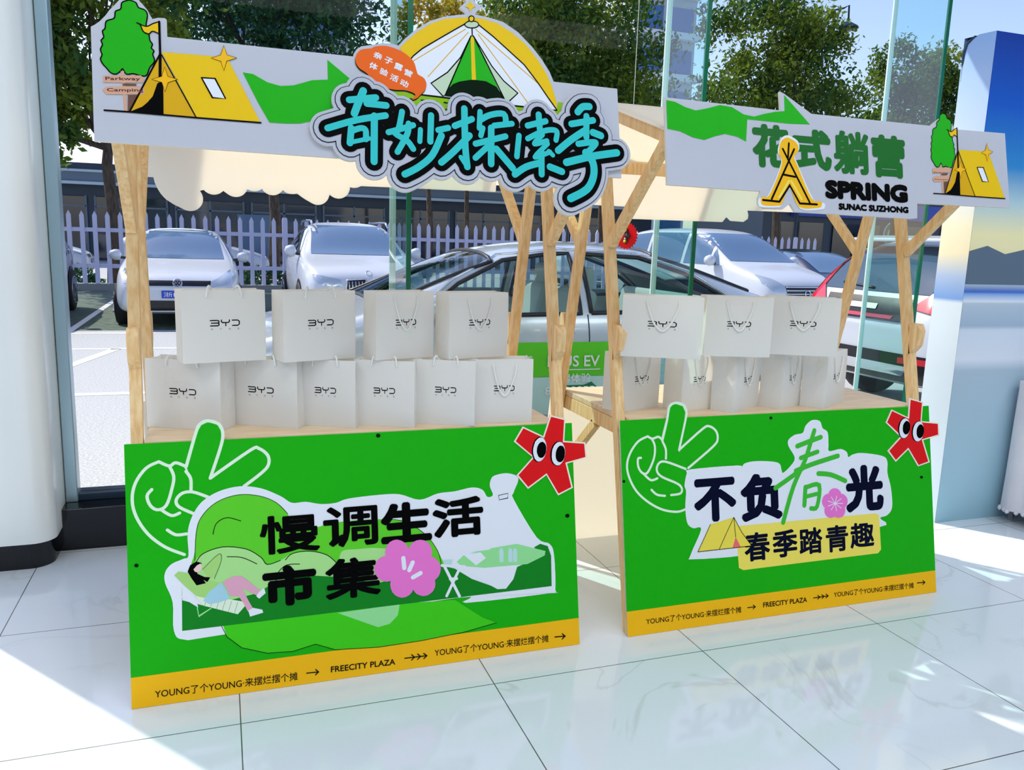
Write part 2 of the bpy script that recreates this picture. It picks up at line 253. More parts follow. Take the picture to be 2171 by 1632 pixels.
ART={
'SA':[
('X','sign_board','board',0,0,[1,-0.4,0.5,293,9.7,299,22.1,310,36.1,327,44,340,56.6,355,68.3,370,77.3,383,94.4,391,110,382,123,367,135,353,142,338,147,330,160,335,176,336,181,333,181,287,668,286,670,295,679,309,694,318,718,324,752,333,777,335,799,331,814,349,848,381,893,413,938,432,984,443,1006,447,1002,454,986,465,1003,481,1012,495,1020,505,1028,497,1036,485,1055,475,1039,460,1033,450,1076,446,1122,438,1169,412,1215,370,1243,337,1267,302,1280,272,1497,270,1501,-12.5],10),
('P','tree_drawing','green',3,1,[92.4,373,75.2,364,71.7,347,59.2,339,55.7,321,37.2,311,33.7,292,27.4,284,30.1,269,23.8,260,26.5,249,21.6,236,24.9,223,21,211,26.7,198,34.1,190,44.3,178,56.5,176,67.4,185,72.2,191,81,178,96.5,181,112,178,128,179,137,201,149,219,145,236,148,246,142,253,145,263,139,273,137,290,131,310,135,338,129,351,114,356,108,368]),
('S','tree_drawing','black',4,1,[92.4,373,75.2,364,71.7,347,59.2,339,55.7,321,37.2,311,33.7,292,27.4,284,30.1,269,23.8,260,26.5,249,21.6,236,24.9,223,21,211,26.7,198,34.1,190,44.3,178,56.5,176,67.4,185,72.2,191,81,178,96.5,181,112,178,128,179,137,201,149,219,145,236,148,246,142,253,145,263,139,273,137,290,131,310,135,338,129,351,114,356,108,368,92.4,373],1.61),
('P','tree_drawing','tan',4,0,[67.4,185,75.1,186,80.9,79.8,73.8,79.2]),
('P','tree_drawing','tan',5,0,[25.9,169,115,178,124,170,118,159,25.5,151]),
('P','tree_drawing','tan',5,0,[23.5,132,32.8,141,122,150,122,129,32.2,121]),
('P','tree_drawing','brown',5,0,[71.2,153,104,155,103,150,71,147]),
('P','tree_drawing','brown',5,0,[82.7,124,106,126,94.4,101,81.5,79.8]),
('P','tent_drawing','ochre',4,0,[165,238,86.2,81.9,247,77.7]),
('P','tent_drawing','yellow',4,0,[167,245,299,247,329,248,410,78.1,249,77.8]),
('P','tent_drawing','black',5,0,[154,161,142,126,129,109,116,96.3,86.1,80.9,167,77.2,168,142,168,169]),
('S','tent_drawing','black',6,0,[26.6,79.7,86.1,80.2,249,77.8,411,77.2],2.18),
('S','tent_drawing','black',6,0,[167,236,247,77.7],1.51),
('S','tent_drawing','black',6,0,[163,240,86.2,81.9],2.1),
('S','tent_drawing','black',6,0,[163,324,163,239],2.8),
('S','tent_drawing','black',6,0,[163,238,161,176],3.63),
('P','tent_drawing','yellow',5,0,[117,313,131,308,147,317,160,322,160,294,146,298,137,290,124,294]),
('S','tent_drawing','black',6,1,[109,315,131,308,147,317,160,323],1.48),
('S','tent_drawing','black',6,1,[117,313,124,294,137,289,146,297,160,293],1.48),
('P','tent_drawing','paper',6,0,[263,186,297,187,322,135,289,135]),
('S','tent_drawing','black',7,0,[263,186,297,187,322,135,289,135,263,186],1.71),
('P','tent_drawing','amber',7,0,[354,248,328,237,320,210,313,235,289,241,313,252,322,279,329,254]),
('S','tent_drawing','black',8,0,[354,248,328,237,320,210,313,235,289,241,313,252,322,279,329,254,354,248],0.51),
('P','tent_drawing','amber',7,0,[204,176,180,165,172,140,165,164,141,170,165,180,173,205,180,181]),
('S','tent_drawing','black',8,0,[204,176,180,165,172,140,165,164,141,170,165,180,173,205,180,181,204,176],0.49),
('T','tree_drawing','maroon',6,'Parkway',72.2,164.2,82.3,11,0.0826,0.02),
('T','tree_drawing','maroon',6,'Camping',76.8,135.2,85.8,11,0.0785,0.02),
('P','arrow','green',3,0,[368,211,395,209,432,190,466,183,501,188,551,207,595,213,595,269,671,210,665,191,637,158,632,117,594,107,554,94.8,515,83.4,477,80.4,434,80,406,131]),
('P','tent_emblem','yellow',3,0,[803,325,821,344,857,378,897,406,938,424,984,434,1020,439,1057,439,1103,431,1150,407,1191,378,1228,336,1256,294,1274,254,1287,210,1287,185,877,196,819,294]),
('P','tent_emblem','lime',3.5,0,[735,201,842,196,1067,187,1286,183,1292,210,1307,209,1317,192,1316,162,1298,115,1207,144,1110,101,927,96.2,839,103,771,136]),
('P','tent_emblem','paper',4,0,[1022,419,997,416,959,390,914,360,868,329,841,305,823,286,799,224,803,198,1286,185,1258,221,1226,264,1184,314,1133,354,1088,389,1042,420]),
('S','tent_emblem','ochre',4.5,0,[1001,401,836,287],1.3),
('S','tent_emblem','ochre',4.5,0,[1010,393,883,249],1.31),
('S','tent_emblem','ochre',4.5,0,[1033,405,1230,259],1.41),
('S','tent_emblem','ochre',4.5,0,[1041,390,1199,189],1.4),
('S','tent_emblem','black',6,0,[999,416,959,390,914,360,868,329,841,305,830,291],1.75),
('S','tent_emblem','black',6,0,[1042,420,1088,389,1133,354,1184,314,1226,264,1258,221,1286,185],1.86),
('S','tent_emblem','black',6,0,[842,194,1067,187,1286,183],1.82),
('S','tent_emblem','black',6,0,[1022,408,1022,386],1.8),
('P','tent_emblem','green',5,0,[1022,388,932,196,1120,189]),
('P','tent_emblem','dark',5.5,0,[932,196,944,220,958,234,977,243,1018,253,1060,252,1092,238,1114,211,1120,189]),
('P','tent_emblem','yellow',5.6,0,[1017,381,1027,382,1029,253,1016,252]),
('P','tent_emblem','sage',6,0,[1018,383,984,316,942,267,891,230,926,195,933,199]),
('S','tent_emblem','black',6.5,0,[1018,383,984,316,942,267,891,230,926,195,933,199,1018,383],1.75),
('P','tent_emblem','sage',6,0,[1025,384,1053,341,1080,299,1116,258,1160,225,1125,192,1118,200]),
('S','tent_emblem','black',6.5,0,[1025,384,1053,341,1080,299,1116,258,1160,225,1125,192,1118,200,1025,384],1.85),
('P','tent_emblem','sage',6.6,0,[1043,420,1042,417,1039,414,1034,411,1028,409,1021,408,1015,408,1009,408,1004,410,1002,412,1001,415,1002,418,1005,421,1010,424,1015,426,1022,427,1029,428,1034,427,1039,425,1042,423]),
('S','tent_emblem','black',6.8,0,[1043,420,1042,417,1039,413,1033,410,1027,408,1020,407,1013,407,1007,408,1003,410,1000,413,1000,417,1003,420,1007,423,1013,426,1020,428,1027,428,1034,428,1039,426,1042,423,1043,420],1.57),
('P','tent_emblem','yellow',6.9,0,[1029,435,1029,432,1027,430,1026,428,1023,426,1021,425,1018,426,1016,427,1014,428,1013,431,1013,433,1013,436,1014,439,1016,441,1019,442,1021,443,1024,443,1026,442,1028,440,1029,438]),
('S','tent_emblem','black',7,0,[1029,435,1028,432,1026,428,1023,426,1020,425,1017,426,1014,428,1013,431,1013,435,1014,439,1017,441,1020,443,1024,443,1027,442,1029,439,1029,435],1.58),
('P','tent_emblem','yellow',6,0,[1020,490,1024,478,1036,474,1024,467,1018,454,1014,466,1002,470,1014,477]),
('P','tent_emblem','dark',4,0,[760,182,775,182,775,178,759,178]),
('P','tent_emblem','dark',4,0,[792,181,808,181,808,177,792,177]),
('P','tent_emblem','dark',4,0,[826,181,841,180,841,176,826,177]),
('P','tent_emblem','dark',4,0,[859,180,875,180,875,176,859,176]),
('P','tent_emblem','dark',4,0,[893,179,909,179,909,175,893,175]),
('P','tent_emblem','dark',4,0,[927,179,944,178,943,174,927,175]),
('P','tent_emblem','dark',4,0,[962,178,978,178,978,174,962,174]),
('P','tent_emblem','dark',4,0,[997,177,1013,177,1013,173,997,173]),
('P','tent_emblem','dark',4,0,[1032,177,1049,176,1048,172,1032,173]),
('P','tent_emblem','dark',4,0,[1068,176,1084,176,1084,172,1067,172]),
('P','tent_emblem','dark',4,0,[1103,175,1120,175,1120,171,1103,171]),
('P','tent_emblem','dark',4,0,[1140,175,1157,174,1157,170,1139,171]),
('P','tent_emblem','dark',4,0,[1176,174,1193,174,1193,169,1176,170]),
('P','tent_emblem','dark',4,0,[1213,173,1231,173,1230,169,1213,169]),
('P','tent_emblem','dark',4,0,[1250,172,1268,172,1268,168,1250,168]),
('P','tent_emblem','dark',4,0,[797,162,813,162,813,158,797,158]),
('P','tent_emblem','dark',4,0,[842,161,857,161,857,157,841,157]),
('P','tent_emblem','dark',4,0,[886,160,902,160,902,156,886,156]),
('P','tent_emblem','dark',4,0,[932,159,948,159,948,155,931,155]),
('P','tent_emblem','dark',4,0,[977,158,994,158,994,154,977,154]),
('P','tent_emblem','dark',4,0,[1024,157,1040,157,1040,153,1024,153]),
('P','tent_emblem','dark',4,0,[1071,156,1088,155,1088,151,1071,152]),
('P','tent_emblem','dark',4,0,[1119,155,1136,154,1135,150,1118,151]),
('P','tent_emblem','dark',4,0,[1167,154,1184,153,1184,149,1167,150]),
('P','tent_emblem','dark',4,0,[1216,153,1233,152,1233,148,1216,149]),
('P','tent_emblem','dark',4,0,[1265,152,1283,151,1283,147,1265,147]),
('P','tent_emblem','dark',4,0,[928,141,944,140,944,136,928,137]),
('P','tent_emblem','dark',4,0,[982,139,999,139,998,135,982,135]),
('P','tent_emblem','dark',4,0,[1037,138,1054,138,1053,134,1037,134]),
('P','tent_emblem','dark',4,0,[1093,137,1109,136,1109,132,1093,133]),
('P','tent_emblem','dark',4,0,[1149,135,1166,135,1166,131,1149,131]),
('P','tent_emblem','dark',4,0,[1206,134,1224,133,1224,129,1206,130]),
('P','tent_emblem','dark',4,0,[1265,132,1282,132,1282,128,1264,128]),
('P','speech_bubble','dark',6,1,[673,265,674,284,687,301,706,307,720,310,729,316,759,322,793,315,819,303,840,284,848,259,852,248,869,239,876,223,872,205,856,188,846,178,832,173,842,189,815,198,781,197,747,202,718,221,703,237,683,249]),
('P','speech_bubble','orange',7,1,[674,269,675,288,688,305,707,311,721,314,730,320,760,325,794,319,820,307,841,288,849,263,853,252,870,243,877,227,873,209,857,192,847,182,833,177,843,193,816,202,782,201,748,206,719,224,704,241,684,253]),
('T','speech_bubble','paper',8,'亲',737.7,294.2,23.9,19,-0.3329,0.03),
('T','speech_bubble','paper',8,'子',768,282.9,24.1,19,-0.333,0.03),
('T','speech_bubble','paper',8,'露',796.7,268.3,24.3,19,-0.3336,0.03),
('T','speech_bubble','paper',8,'营',824.3,253,24.5,19,-0.3343,0.03),
('T','speech_bubble','paper',8,'体',724,263.1,23.9,19,-0.3374,0.03),
('T','speech_bubble','paper',8,'验',753.2,249,24.1,19,-0.3379,0.03),
('T','speech_bubble','paper',8,'活',782.7,234.8,24.3,19,-0.3384,0.03),
('T','speech_bubble','paper',8,'动',811.5,221.7,24.5,19,-0.3387,0.03),
('L','lettering',0,0,0,[650,155,725,168],9.53),
('L','lettering',0,0,1,[690,184,679,158,663,118],10.48),
('L','lettering',0,0,0,[699,149,754,148],9.58),
('L','lettering',0,0,1,[588,71,669,100,751,119],9.41),
('L','lettering',0,0,0,[653,75.9,648,33.6],9.36),
('L','lettering',0,0,1,[653,67.5,680,77.9,693,72.5,693,47.2],8.4),
('L','lettering',0,0,0,[651,35.9,702,50],6.31),
('L','lettering',0,0,0,[719,115,714,-14.6],10.12),
('L','lettering',0,0,1,[799,134,788,85.9,777,70.2,811,51.2,828,28.8],8.56),
('L','lettering',0,0,1,[817,101,812,70.5,782,17.3],8.62),
('L','lettering',0,0,1,[758,71.8,795,84.3,830,97.6],8.59),
('L','lettering',0,0,0,[884,130,879,53.8],9.18),
('L','lettering',0,0,0,[851,86.3,848,51.7],7.38),
('L','lettering',0,0,0,[904,88.9,934,97.6],8.84),
('L','lettering',0,0,1,[913,73.5,884,15.2,843,-21.7,801,-45.5],9.97),
('L','lettering',0,0,0,[954,105,1007,129],9.43),
('L','lettering',0,0,1,[985,158,984,47.9,988,-13.2],10.05),
('L','lettering',0,0,1,[910,-4.8,947,28,998,79.6],9.97),
('L','lettering',0,0,0,[969,14.1,988,-13.2],6.7),
('L','lettering',0,0,0,[1033,153,1029,104],8.11),
('L','lettering',0,0,1,[1032,128,1065,146,1107,152,1113,124],9.16),
('L','lettering',0,0,0,[1076,115,1132,125],8.75),
('L','lettering',0,0,0,[1040,105,1033,82.1],8.12),
('L','lettering',0,0,0,[1016,56.7,1110,85.3],9.16),
('L','lettering',0,0,0,[1066,107,1062,0],10.21),
('L','lettering',0,0,0,[1060,57.4,1014,14.8],8.98),
('L','lettering',0,0,0,[1080,45.5,1130,-9.3],10.34),
('L','lettering',0,0,0,[1182,123,1241,141],9.41),
('L','lettering',0,0,0,[1219,159,1221,116],9.84),
('L','lettering',0,0,0,[1153,90.7,1144,27.3],8.76),
('L','lettering',0,0,1,[1181,83.6,1225,107,1259,116,1277,111,1273,85.6],8.5),
('L','lettering',0,0,1,[1229,98.4,1202,69.3,1243,81.2],7.93),
('L','lettering',0,0,1,[1245,72.3,1202,28.8,1252,47.8],7.47),
('L','lettering',0,0,0,[1224,46,1222,-22],9.84),
('L','lettering',0,0,1,[1136,-26.8,1173,-2.3,1221,13.2],10.43),
('L','lettering',0,0,0,[1250,2.2,1289,-10.1],10.68),
('L','lettering',0,0,0,[1248,49.8,1261,38.4],7.08),
('L','lettering',0,0,1,[1349,178,1366,195,1389,198],11.1),
('L','lettering',0,0,0,[1326,139,1400,156],10.2),
('L','lettering',0,0,0,[1378,167,1375,102],10.14),
('L','lettering',0,0,1,[1279,54.1,1322,89,1368,120],10.99),
('L','lettering',0,0,0,[1398,118,1425,110],11.22),
('L','lettering',0,0,1,[1347,79.2,1392,87,1406,83.3,1373,51],9.72),
('L','lettering',0,0,1,[1305,19.2,1390,42.9,1478,60.1],11.62),
('L','lettering',0,0,1,[1371,53.2,1394,24.6,1395,-17,1371,-59.8,1315,-90.9],12.11),
('X','lettering','board',34,0,[1310.6,-142,1323.7,-141.5,1335.7,-137.8,1377.7,-116.9,1405.2,-98,1424.2,-76,1437.1,-52,1445.1,-28,1448.3,-8,1448.5,2,1449.7,3.2,1489.7,10.7,1497.7,13.3,1503.2,16,1511.6,22,1517.7,28.4,1522.7,36,1526.8,46,1528.6,56,1528.5,66,1526.3,76,1521.7,86,1513.7,96.2,1503.6,104,1491.7,109,1475.7,111.4,1473.4,124,1468.2,136,1460.3,146,1449.6,154,1448.7,164,1446.7,172,1443.7,179,1438.3,188,1439.2,196,1438.9,204,1437.3,212,1434.2,220,1430.8,226,1426,232,1415.7,240.6,1409.3,244,1401.7,246.7,1387.7,248.3,1363.7,246.4,1349.7,242.6,1341.7,239,1324.4,226,1309.7,209.4,1305.7,203.6,1302,196,1298.3,180,1289.7,172.5,1283.7,164.5,1274.7,176,1267.7,181.6,1260,186,1253.7,193.6,1247.7,198.8,1235.7,205.1,1229.7,206.8,1221.7,208,1213.7,207.7,1205.7,206.2,1197.7,203.2,1191.7,199.7,1184.7,194,1179.5,188,1174.7,180,1171.7,171.9,1169.7,170.1,1157.7,165.5,1154,168,1145.7,181,1137.7,189.4,1127.7,195.7,1117.7,199.1,1099.7,201.1,1091.7,201.2,1069.7,197.5,1057.7,194.2,1045.7,198.6,1035.7,200.2,1025.7,199.7,1015.7,197,1005.7,202.7,995.7,206.1,985.7,207.2,975.7,206.4,967.7,204.1,959.3,200,951.7,194.3,946,188,941,180,937.8,172,936.1,164,935.5,150,929.7,147.1,923.4,158,916.3,166,907.7,172.2,897.7,176.4,889.7,178,881.7,178.3,873.7,177.3,867.7,175.5,860,172,854.1,168,841.7,155.4,837.7,162,833.7,166.8,827.9,172,821.7,176,813.7,179.4,805.7,181.3,789.7,181.2,781.9,188,773.7,192.6,765.7,195.3,757.8,204,749.7,210,739.7,214.4,727.7,216.7,717.7,225.2,705.7,231.1,697.7,233.1,687.7,233.6,677.7,232.1,669.7,229.3,661.7,224.8,655.7,219.9,649.7,213,643.7,203.4,633.7,200.9,623.7,196,615.7,189.6,609.4,182,603.7,170,601.4,158,602.1,146,604.3,138,607.1,132,607,130,569.7,116,561.7,111.9,555.7,107.3,549.7,100.9,545.2,94,541.8,86,539.5,74,539.5,68,540.7,60,545.7,47.1,549.7,41.1,554.3,36,563.7,28.9,575.7,24,587.7,22.4,599.7,23.7,604.5,12,609.7,3.8,617.7,-4.3,627.7,-10.5,635.7,-13.4,645.7,-14.9,653.7,-14.6,663.7,-12.5,664.7,-14,665.2,-22,666.5,-28,670.6,-38,677.7,-48,687.7,-56.3,695.7,-60.4,703.7,-62.8,711.7,-63.9,721.7,-63.3,729.7,-61.3,737.7,-57.8,743.7,-54,751.7,-47.1,753.5,-58,756.3,-66,760.9,-74,767.7,-81.7,775.7,-87.6,783.7,-91.5,791.7,-93.8,801.7,-94.7,809.7,-93.9,816.9,-92,833.7,-83.9,851.7,-74.3,868.1,-64,887.7,-49.7,889.7,-49.6,897.7,-52.4,905.7,-53.8,919.7,-53,927.7,-50.7,933.7,-47.9,945.7,-38.9,953.7,-48.5,963.7,-56,975.7,-60.9,987.7,-62.4,999.7,-61,1011.7,-56.4,1021.7,-49.1,1029.7,-39.4,1031.7,-39,1037.7,-43,1045.7,-46.6,1051.7,-48.3,1059.7,-49.3,1073.7,-48,1081.7,-45.3,1087.7,-42.2,1089.4,-44,1095.9,-56,1105.7,-66.1,1111.7,-70.1,1119.7,-73.7,1125.7,-75.3,1133.7,-76.4,1145.7,-75.5,1156.5,-72,1163.7,-68,1183.7,-53.7,1193.6,-62,1201.7,-66.6,1211.7,-69.9,1221.7,-71,1231.7,-70.1,1241.7,-66.9,1251.7,-61,1259.7,-53.4,1275.1,-58,1267.3,-72,1265.3,-78,1263.9,-86,1263.8,-94,1264.9,-102,1267.4,-110,1270.3,-116,1277.7,-126.1,1287.7,-134.3,1299.7,-139.9],14)],
'SB':[
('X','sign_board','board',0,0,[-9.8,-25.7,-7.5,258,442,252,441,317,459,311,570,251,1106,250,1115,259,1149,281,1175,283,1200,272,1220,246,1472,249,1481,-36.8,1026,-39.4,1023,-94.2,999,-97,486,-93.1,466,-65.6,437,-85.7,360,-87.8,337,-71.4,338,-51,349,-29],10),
('P','arrow','green',3,0,[-2.8,249,30,246,67.8,232,106,224,152,235,199,250,246,247,292,226,333,222,375,235,417,245,458,251,458,306,561,213,472,209,305,211,297,135,262,149,215,155,175,144,135,129,89.5,135,45.2,151,-2.3,156]),
('T','lettering','deepgreen',4,'花',396,126.1,150.1,148.4,0,0.052),
('T','lettering','deepgreen',4,'式',566.4,125.5,163.6,142,0,0.052),
('T','lettering','deepgreen',4,'躺',734.9,126,155,152.5,0,0.036),
('T','lettering','deepgreen',4,'营',900.6,122.8,154.6,155.2,0,0.052),
('T','lettering','black',4,'SPRING',798.2,-8.5,367.3,66.6,0,0.1),
('T','lettering','black',4,'SUNAC SUZHONG',826,-66.8,312.4,23.6,0,0.09),
('P','tent_emblem','paper',4.2,1,[432,145,446,162,470,168,507,151,511,122,492,99.2,504,68.6,564,-48,606,-57.5,611,-71.3,593,-81.6,505,-82.1,465,-15.1,429,-72.9,412,-81.8,351,-83.8,336,-73.9,341,-52.2,374,-44.4,434,70.6,422,107]),
('P','tent_emblem','amber',5,1,[435,139,448,154,469,160,503,143,507,117,489,95.2,501,66.2,555,-43.8,593,-52.8,597,-65.8,581,-75.5,501,-75.9,465,-12.6,432,-67.2,416,-75.5,361,-77.3,347,-68,352,-47.5,382,-40.2,437,68.3,426,103]),
('S','tent_emblem','black',6,0,[355,-59,421,-61.8,466,-3.7,505,-63.9,577,-64.3],3.56),
('S','tent_emblem','black',6,0,[390,-54.5,490,122],3.58),
('S','tent_emblem','black',6,0,[547,-59.7,443,120],3.55),
('S','tent_emblem','black',6,0,[469,141,463,90.5],3.56),
('S','tent_emblem','black',6,0,[441,32.1,490,26.6],3.58),
('S','tent_emblem','lemon',5.6,0,[421,-47.1,463,10.9],3.88),
('S','tent_emblem','lemon',5.6,0,[473,11.4,513,-48.7],3.92),
('P','tree_drawing','green',3,1,[1163.9,301.1,1148.2,291.9,1144.9,274.4,1133.5,266.2,1130.3,247.7,1113.3,237.4,1110.1,217.9,1104.3,209.6,1106.8,194.2,1101,185,1103.5,173.7,1099,160.3,1102,146.9,1098.4,134.6,1103.7,121.2,1110.4,113,1119.8,100.7,1131,98.6,1141,107.9,1145.4,114,1153.5,100.7,1167.7,103.8,1181.9,100.7,1196.6,101.7,1204.9,124.3,1215.9,142.8,1212.2,160.3,1215,170.6,1209.5,177.8,1212.2,188,1206.7,198.3,1204.9,215.8,1199.4,236.4,1203,265.1,1197.5,278.5,1183.8,283.6,1178.3,296]),
('S','tree_drawing','black',4,1,[1163.9,301.1,1148.2,291.9,1144.9,274.4,1133.5,266.2,1130.3,247.7,1113.3,237.4,1110.1,217.9,1104.3,209.6,1106.8,194.2,1101,185,1103.5,173.7,1099,160.3,1102,146.9,1098.4,134.6,1103.7,121.2,1110.4,113,1119.8,100.7,1131,98.6,1141,107.9,1145.4,114,1153.5,100.7,1167.7,103.8,1181.9,100.7,1196.6,101.7,1204.9,124.3,1215.9,142.8,1212.2,160.3,1215,170.6,1209.5,177.8,1212.2,188,1206.7,198.3,1204.9,215.8,1199.4,236.4,1203,265.1,1197.5,278.5,1183.8,283.6,1178.3,296,1163.9,301.1],1.48),
('P','tree_drawing','tan',4,0,[1141,107.9,1148.1,108.9,1153.4,-0.3,1146.9,-0.9]),
('P','tree_drawing','tan',5,0,[1102.9,91.4,1184.7,100.7,1192.9,92.5,1187.4,81.2,1102.5,72.9]),
('P','tree_drawing','tan',5,0,[1100.7,53.4,1109.2,62.7,1191.1,71.9,1191.1,50.3,1108.7,42.1]),
('P','tree_drawing','brown',5,0,[1144.5,75,1174.6,77,1173.7,71.9,1144.3,68.8]),
('P','tree_drawing','brown',5,0,[1155,45.2,1176.4,47.2,1165.8,21.5,1153.9,-0.3]),
('P','tent_drawing','ochre',4,0,[1230.6,162.4,1158.3,1.9,1305.8,-2.4]),
('P','tent_drawing','yellow',4,0,[1232.4,169.5,1353.5,171.6,1381.1,172.6,1455.4,-2,1307.7,-2.3]),
('P','tent_drawing','black',5,0,[1220.5,83.2,1209.5,47.2,1197.5,29.8,1185.6,16.7,1158.2,0.9,1232.4,-2.9,1233.3,63.7,1233.3,91.4]),
('S','tent_drawing','black',6,0,[1103.6,-0.4,1158.2,0.2,1307.7,-2.3,1456.3,-2.9],2),
('S','tent_drawing','black',6,0,[1232.4,160.3,1305.8,-2.4],1.39),
('S','tent_drawing','black',6,0,[1228.7,164.4,1158.3,1.9],1.93),
('S','tent_drawing','black',6,0,[1228.7,250.7,1228.7,163.4],2.57),
('S','tent_drawing','black',6,0,[1228.7,162.4,1226.9,98.6],3.33),
('P','tent_drawing','yellow',5,0,[1186.5,239.4,1199.4,234.3,1214.1,243.6,1226,248.7,1226,219.9,1213.1,224,1204.9,215.8,1192.9,219.9]),
('S','tent_drawing','black',6,1,[1179.2,241.5,1199.4,234.3,1214.1,243.6,1226,249.7],1.36),
('S','tent_drawing','black',6,1,[1186.5,239.4,1192.9,219.9,1204.9,214.8,1213.1,223,1226,218.9],1.36),
('P','tent_drawing','paper',6,0,[1320.5,108.9,1351.7,109.9,1374.7,56.5,1344.4,56.5]),
('S','tent_drawing','black',7,0,[1320.5,108.9,1351.7,109.9,1374.7,56.5,1344.4,56.5,1320.5,108.9],1.57),
('P','tent_drawing','amber',7,0,[1404,172.6,1380.2,161.3,1372.8,133.6,1366.4,159.3,1344.4,165.4,1366.4,176.7,1374.7,204.5,1381.1,178.8]),
('S','tent_drawing','black',8,0,[1404,172.6,1380.2,161.3,1372.8,133.6,1366.4,159.3,1344.4,165.4,1366.4,176.7,1374.7,204.5,1381.1,178.8,1404,172.6],0.47),
('P','tent_drawing','amber',7,0,[1266.4,98.6,1244.3,87.3,1237,61.6,1230.6,86.3,1208.5,92.5,1230.6,102.7,1237.9,128.4,1244.3,103.8]),
('S','tent_drawing','black',8,0,[1266.4,98.6,1244.3,87.3,1237,61.6,1230.6,86.3,1208.5,92.5,1230.6,102.7,1237.9,128.4,1244.3,103.8,1266.4,98.6],0.45),
('T','tree_drawing','maroon',6,'Parkway',1143.6,78.1,71.9,5,0.0216,0.02),
('T','tree_drawing','maroon',6,'Camping',1146.4,52.7,76.9,5,0.0212,0.02)],
'PA':[
('X','board','green',0,0,[0,0,1500,0,1500,812,0,812],10),
('P','board','amber',1,0,[0,0,1500,0,1500,96,0,96]),
('P','board','dark',4,0,[31.1,437,30.7,435,29.9,434,28.5,433,26.8,432,24.9,432,23.1,432,21.5,433,20.2,435,19.4,436,19.1,438,19.5,440,20.4,442,21.7,443,23.4,443,25.3,444,27.1,443,28.8,442,30,441,30.8,439]),
('P','board','dark',4,0,[791,800,791,798,790,796,788,795,786,794,784,794,782,794,780,795,778,797,777,799,777,801,777,803,778,805,780,806,782,807,784,807,786,807,788,806,790,804,791,802]),
('P','board','dark',4,0,[1477,473,1477,470,1475,469,1473,467,1471,466,1468,466,1466,467,1463,468,1462,470,1460,472,1460,474,1461,476,1462,478,1464,479,1466,480,1469,480,1471,480,1474,479,1476,477,1477,475]),
('X','hand_drawing','handwhite',1,0,[171,728,204,844,220,868,244,878,277,867,291,840,286,796,251,693,195,693],10),
('X','hand_drawing','green',1.6,0,[178,728,211,839,224,861,244,870,272,860,284,837,279,796,246,688,191,688],8),
('S','hand_drawing','handwhite',2.4,1,[163,458,108,487,60.7,531,29.1,586,18.5,639,28.9,691,60.2,735,97.2,753],4.7),
('S','hand_drawing','handwhite',2.4,1,[97.2,753,127,738,146,747,176,733],4.82),
('S','hand_drawing','handwhite',2.4,1,[176,733,208,840,221,865,244,874,275,863,287,837,282,796,246,692],4.94),
('S','hand_drawing','handwhite',2.4,1,[246,692,370,774,396,778,423,754,424,723,400,697,347,659],5.08),
('S','hand_drawing','handwhite',2.4,1,[127,738,139,704,132,664,115,616,90.1,604,69.2,619,60.9,649,74.8,668],4.76),
('S','hand_drawing','handwhite',2.4,1,[175,718,188,694,188,657],4.85),
('S','hand_drawing','handwhite',2.4,1,[237,633,193,652,162,650,144,630,152,608,195,583],4.81),
('S','hand_drawing','handwhite',2.4,1,[99.2,604,129,583,153,589],4.8),
('S','hand_drawing','handwhite',2.4,1,[116,539,140,522,171,522],4.8),
('P','landscape_drawing','paper',2.8,1,[175,454,174,521,188,573,218,618,269,648,334,660,399,649,458,620,494,595,538,595,586,584,635,584,677,595,777,600,850,597,920,573,985,590,1046,593,1109,602,1147,591,1164,565,1185,570,1175,601,1179,624,1193,638,1237,644,1277,632,1282,613,1263,572,1264,546,1346,405,1395,377,1411,333,1411,209,1393,199,1071,201,1041,222,275,194,156,193,126,225,125,313,105,375,106,408,125,432,160,445]),
('P','landscape_drawing','green2',3.2,0,[270,225,624,237,1033,216,1131,143,1182,118,1060,100,907,90.4,761,88.2,619,98.8,555,126,483,112,403,117,325,145,281,186]),
('S','landscape_drawing','ink',3.4,0,[266,222,281,186,325,145,403,117,483,112,555,126,619,98.8,761,88.2,907,90.4,1060,100,1182,118],1.04),
('P','landscape_drawing','mint',3.5,0,[630,219,839,224,831,187,803,162,763,155]),
('P','landscape_drawing','green3',3.3,1,[192,385,194,465,199,519,216,571,262,614,327,633,392,625,444,600,476,567,515,504,633,519,775,518,869,501,935,453,978,390,991,315,840,287,355,286]),
('S','landscape_drawing','ink',3.6,1,[193,425,199,519,216,571,262,614,327,633,392,625,444,600,480,560],1),
('S','landscape_drawing','ink',3.6,1,[811,515,869,501,935,453,978,390,990,330],1.11),
('S','landscape_drawing','ink',3.6,1,[249,514,260,547,292,563,334,549],1.32),
('P','landscape_drawing','palegreen',3.7,1,[190,426,219,456,277,471,347,458,392,427,411,402,452,411,492,430,547,432,601,414,635,388,651,422,700,424,772,421,844,396,833,288,626,311,435,311,329,282,228,308,191,359]),
('S','landscape_drawing','ink',3.9,1,[197,432,219,456,277,471,347,458,392,427,411,402,452,411],1.33),
('S','landscape_drawing','ink',3.9,1,[468,411,492,430,547,432,601,414,635,381],1.38),
('S','landscape_drawing','ink',3.9,1,[289,439,334,432,379,407],1.33),
('S','landscape_drawing','ink',3.9,1,[436,339,444,372,471,394,512,393],1.36),
('P','landscape_drawing','deepgreen2',4.1,0,[153,363,153,316,227,288,291,300,369,312,436,342,531,355,627,339,768,303,984,342,1037,324,1097,282,1190,240,1243,266,1265,306,1377,340,1333,370,1358,381,1387,370,1399,334,1397,224,150,221]),
('P','landscape_drawing','paper',4.5,0,[1060,326,1269,313,1251,265,1222,234,1190,236,1136,270]),
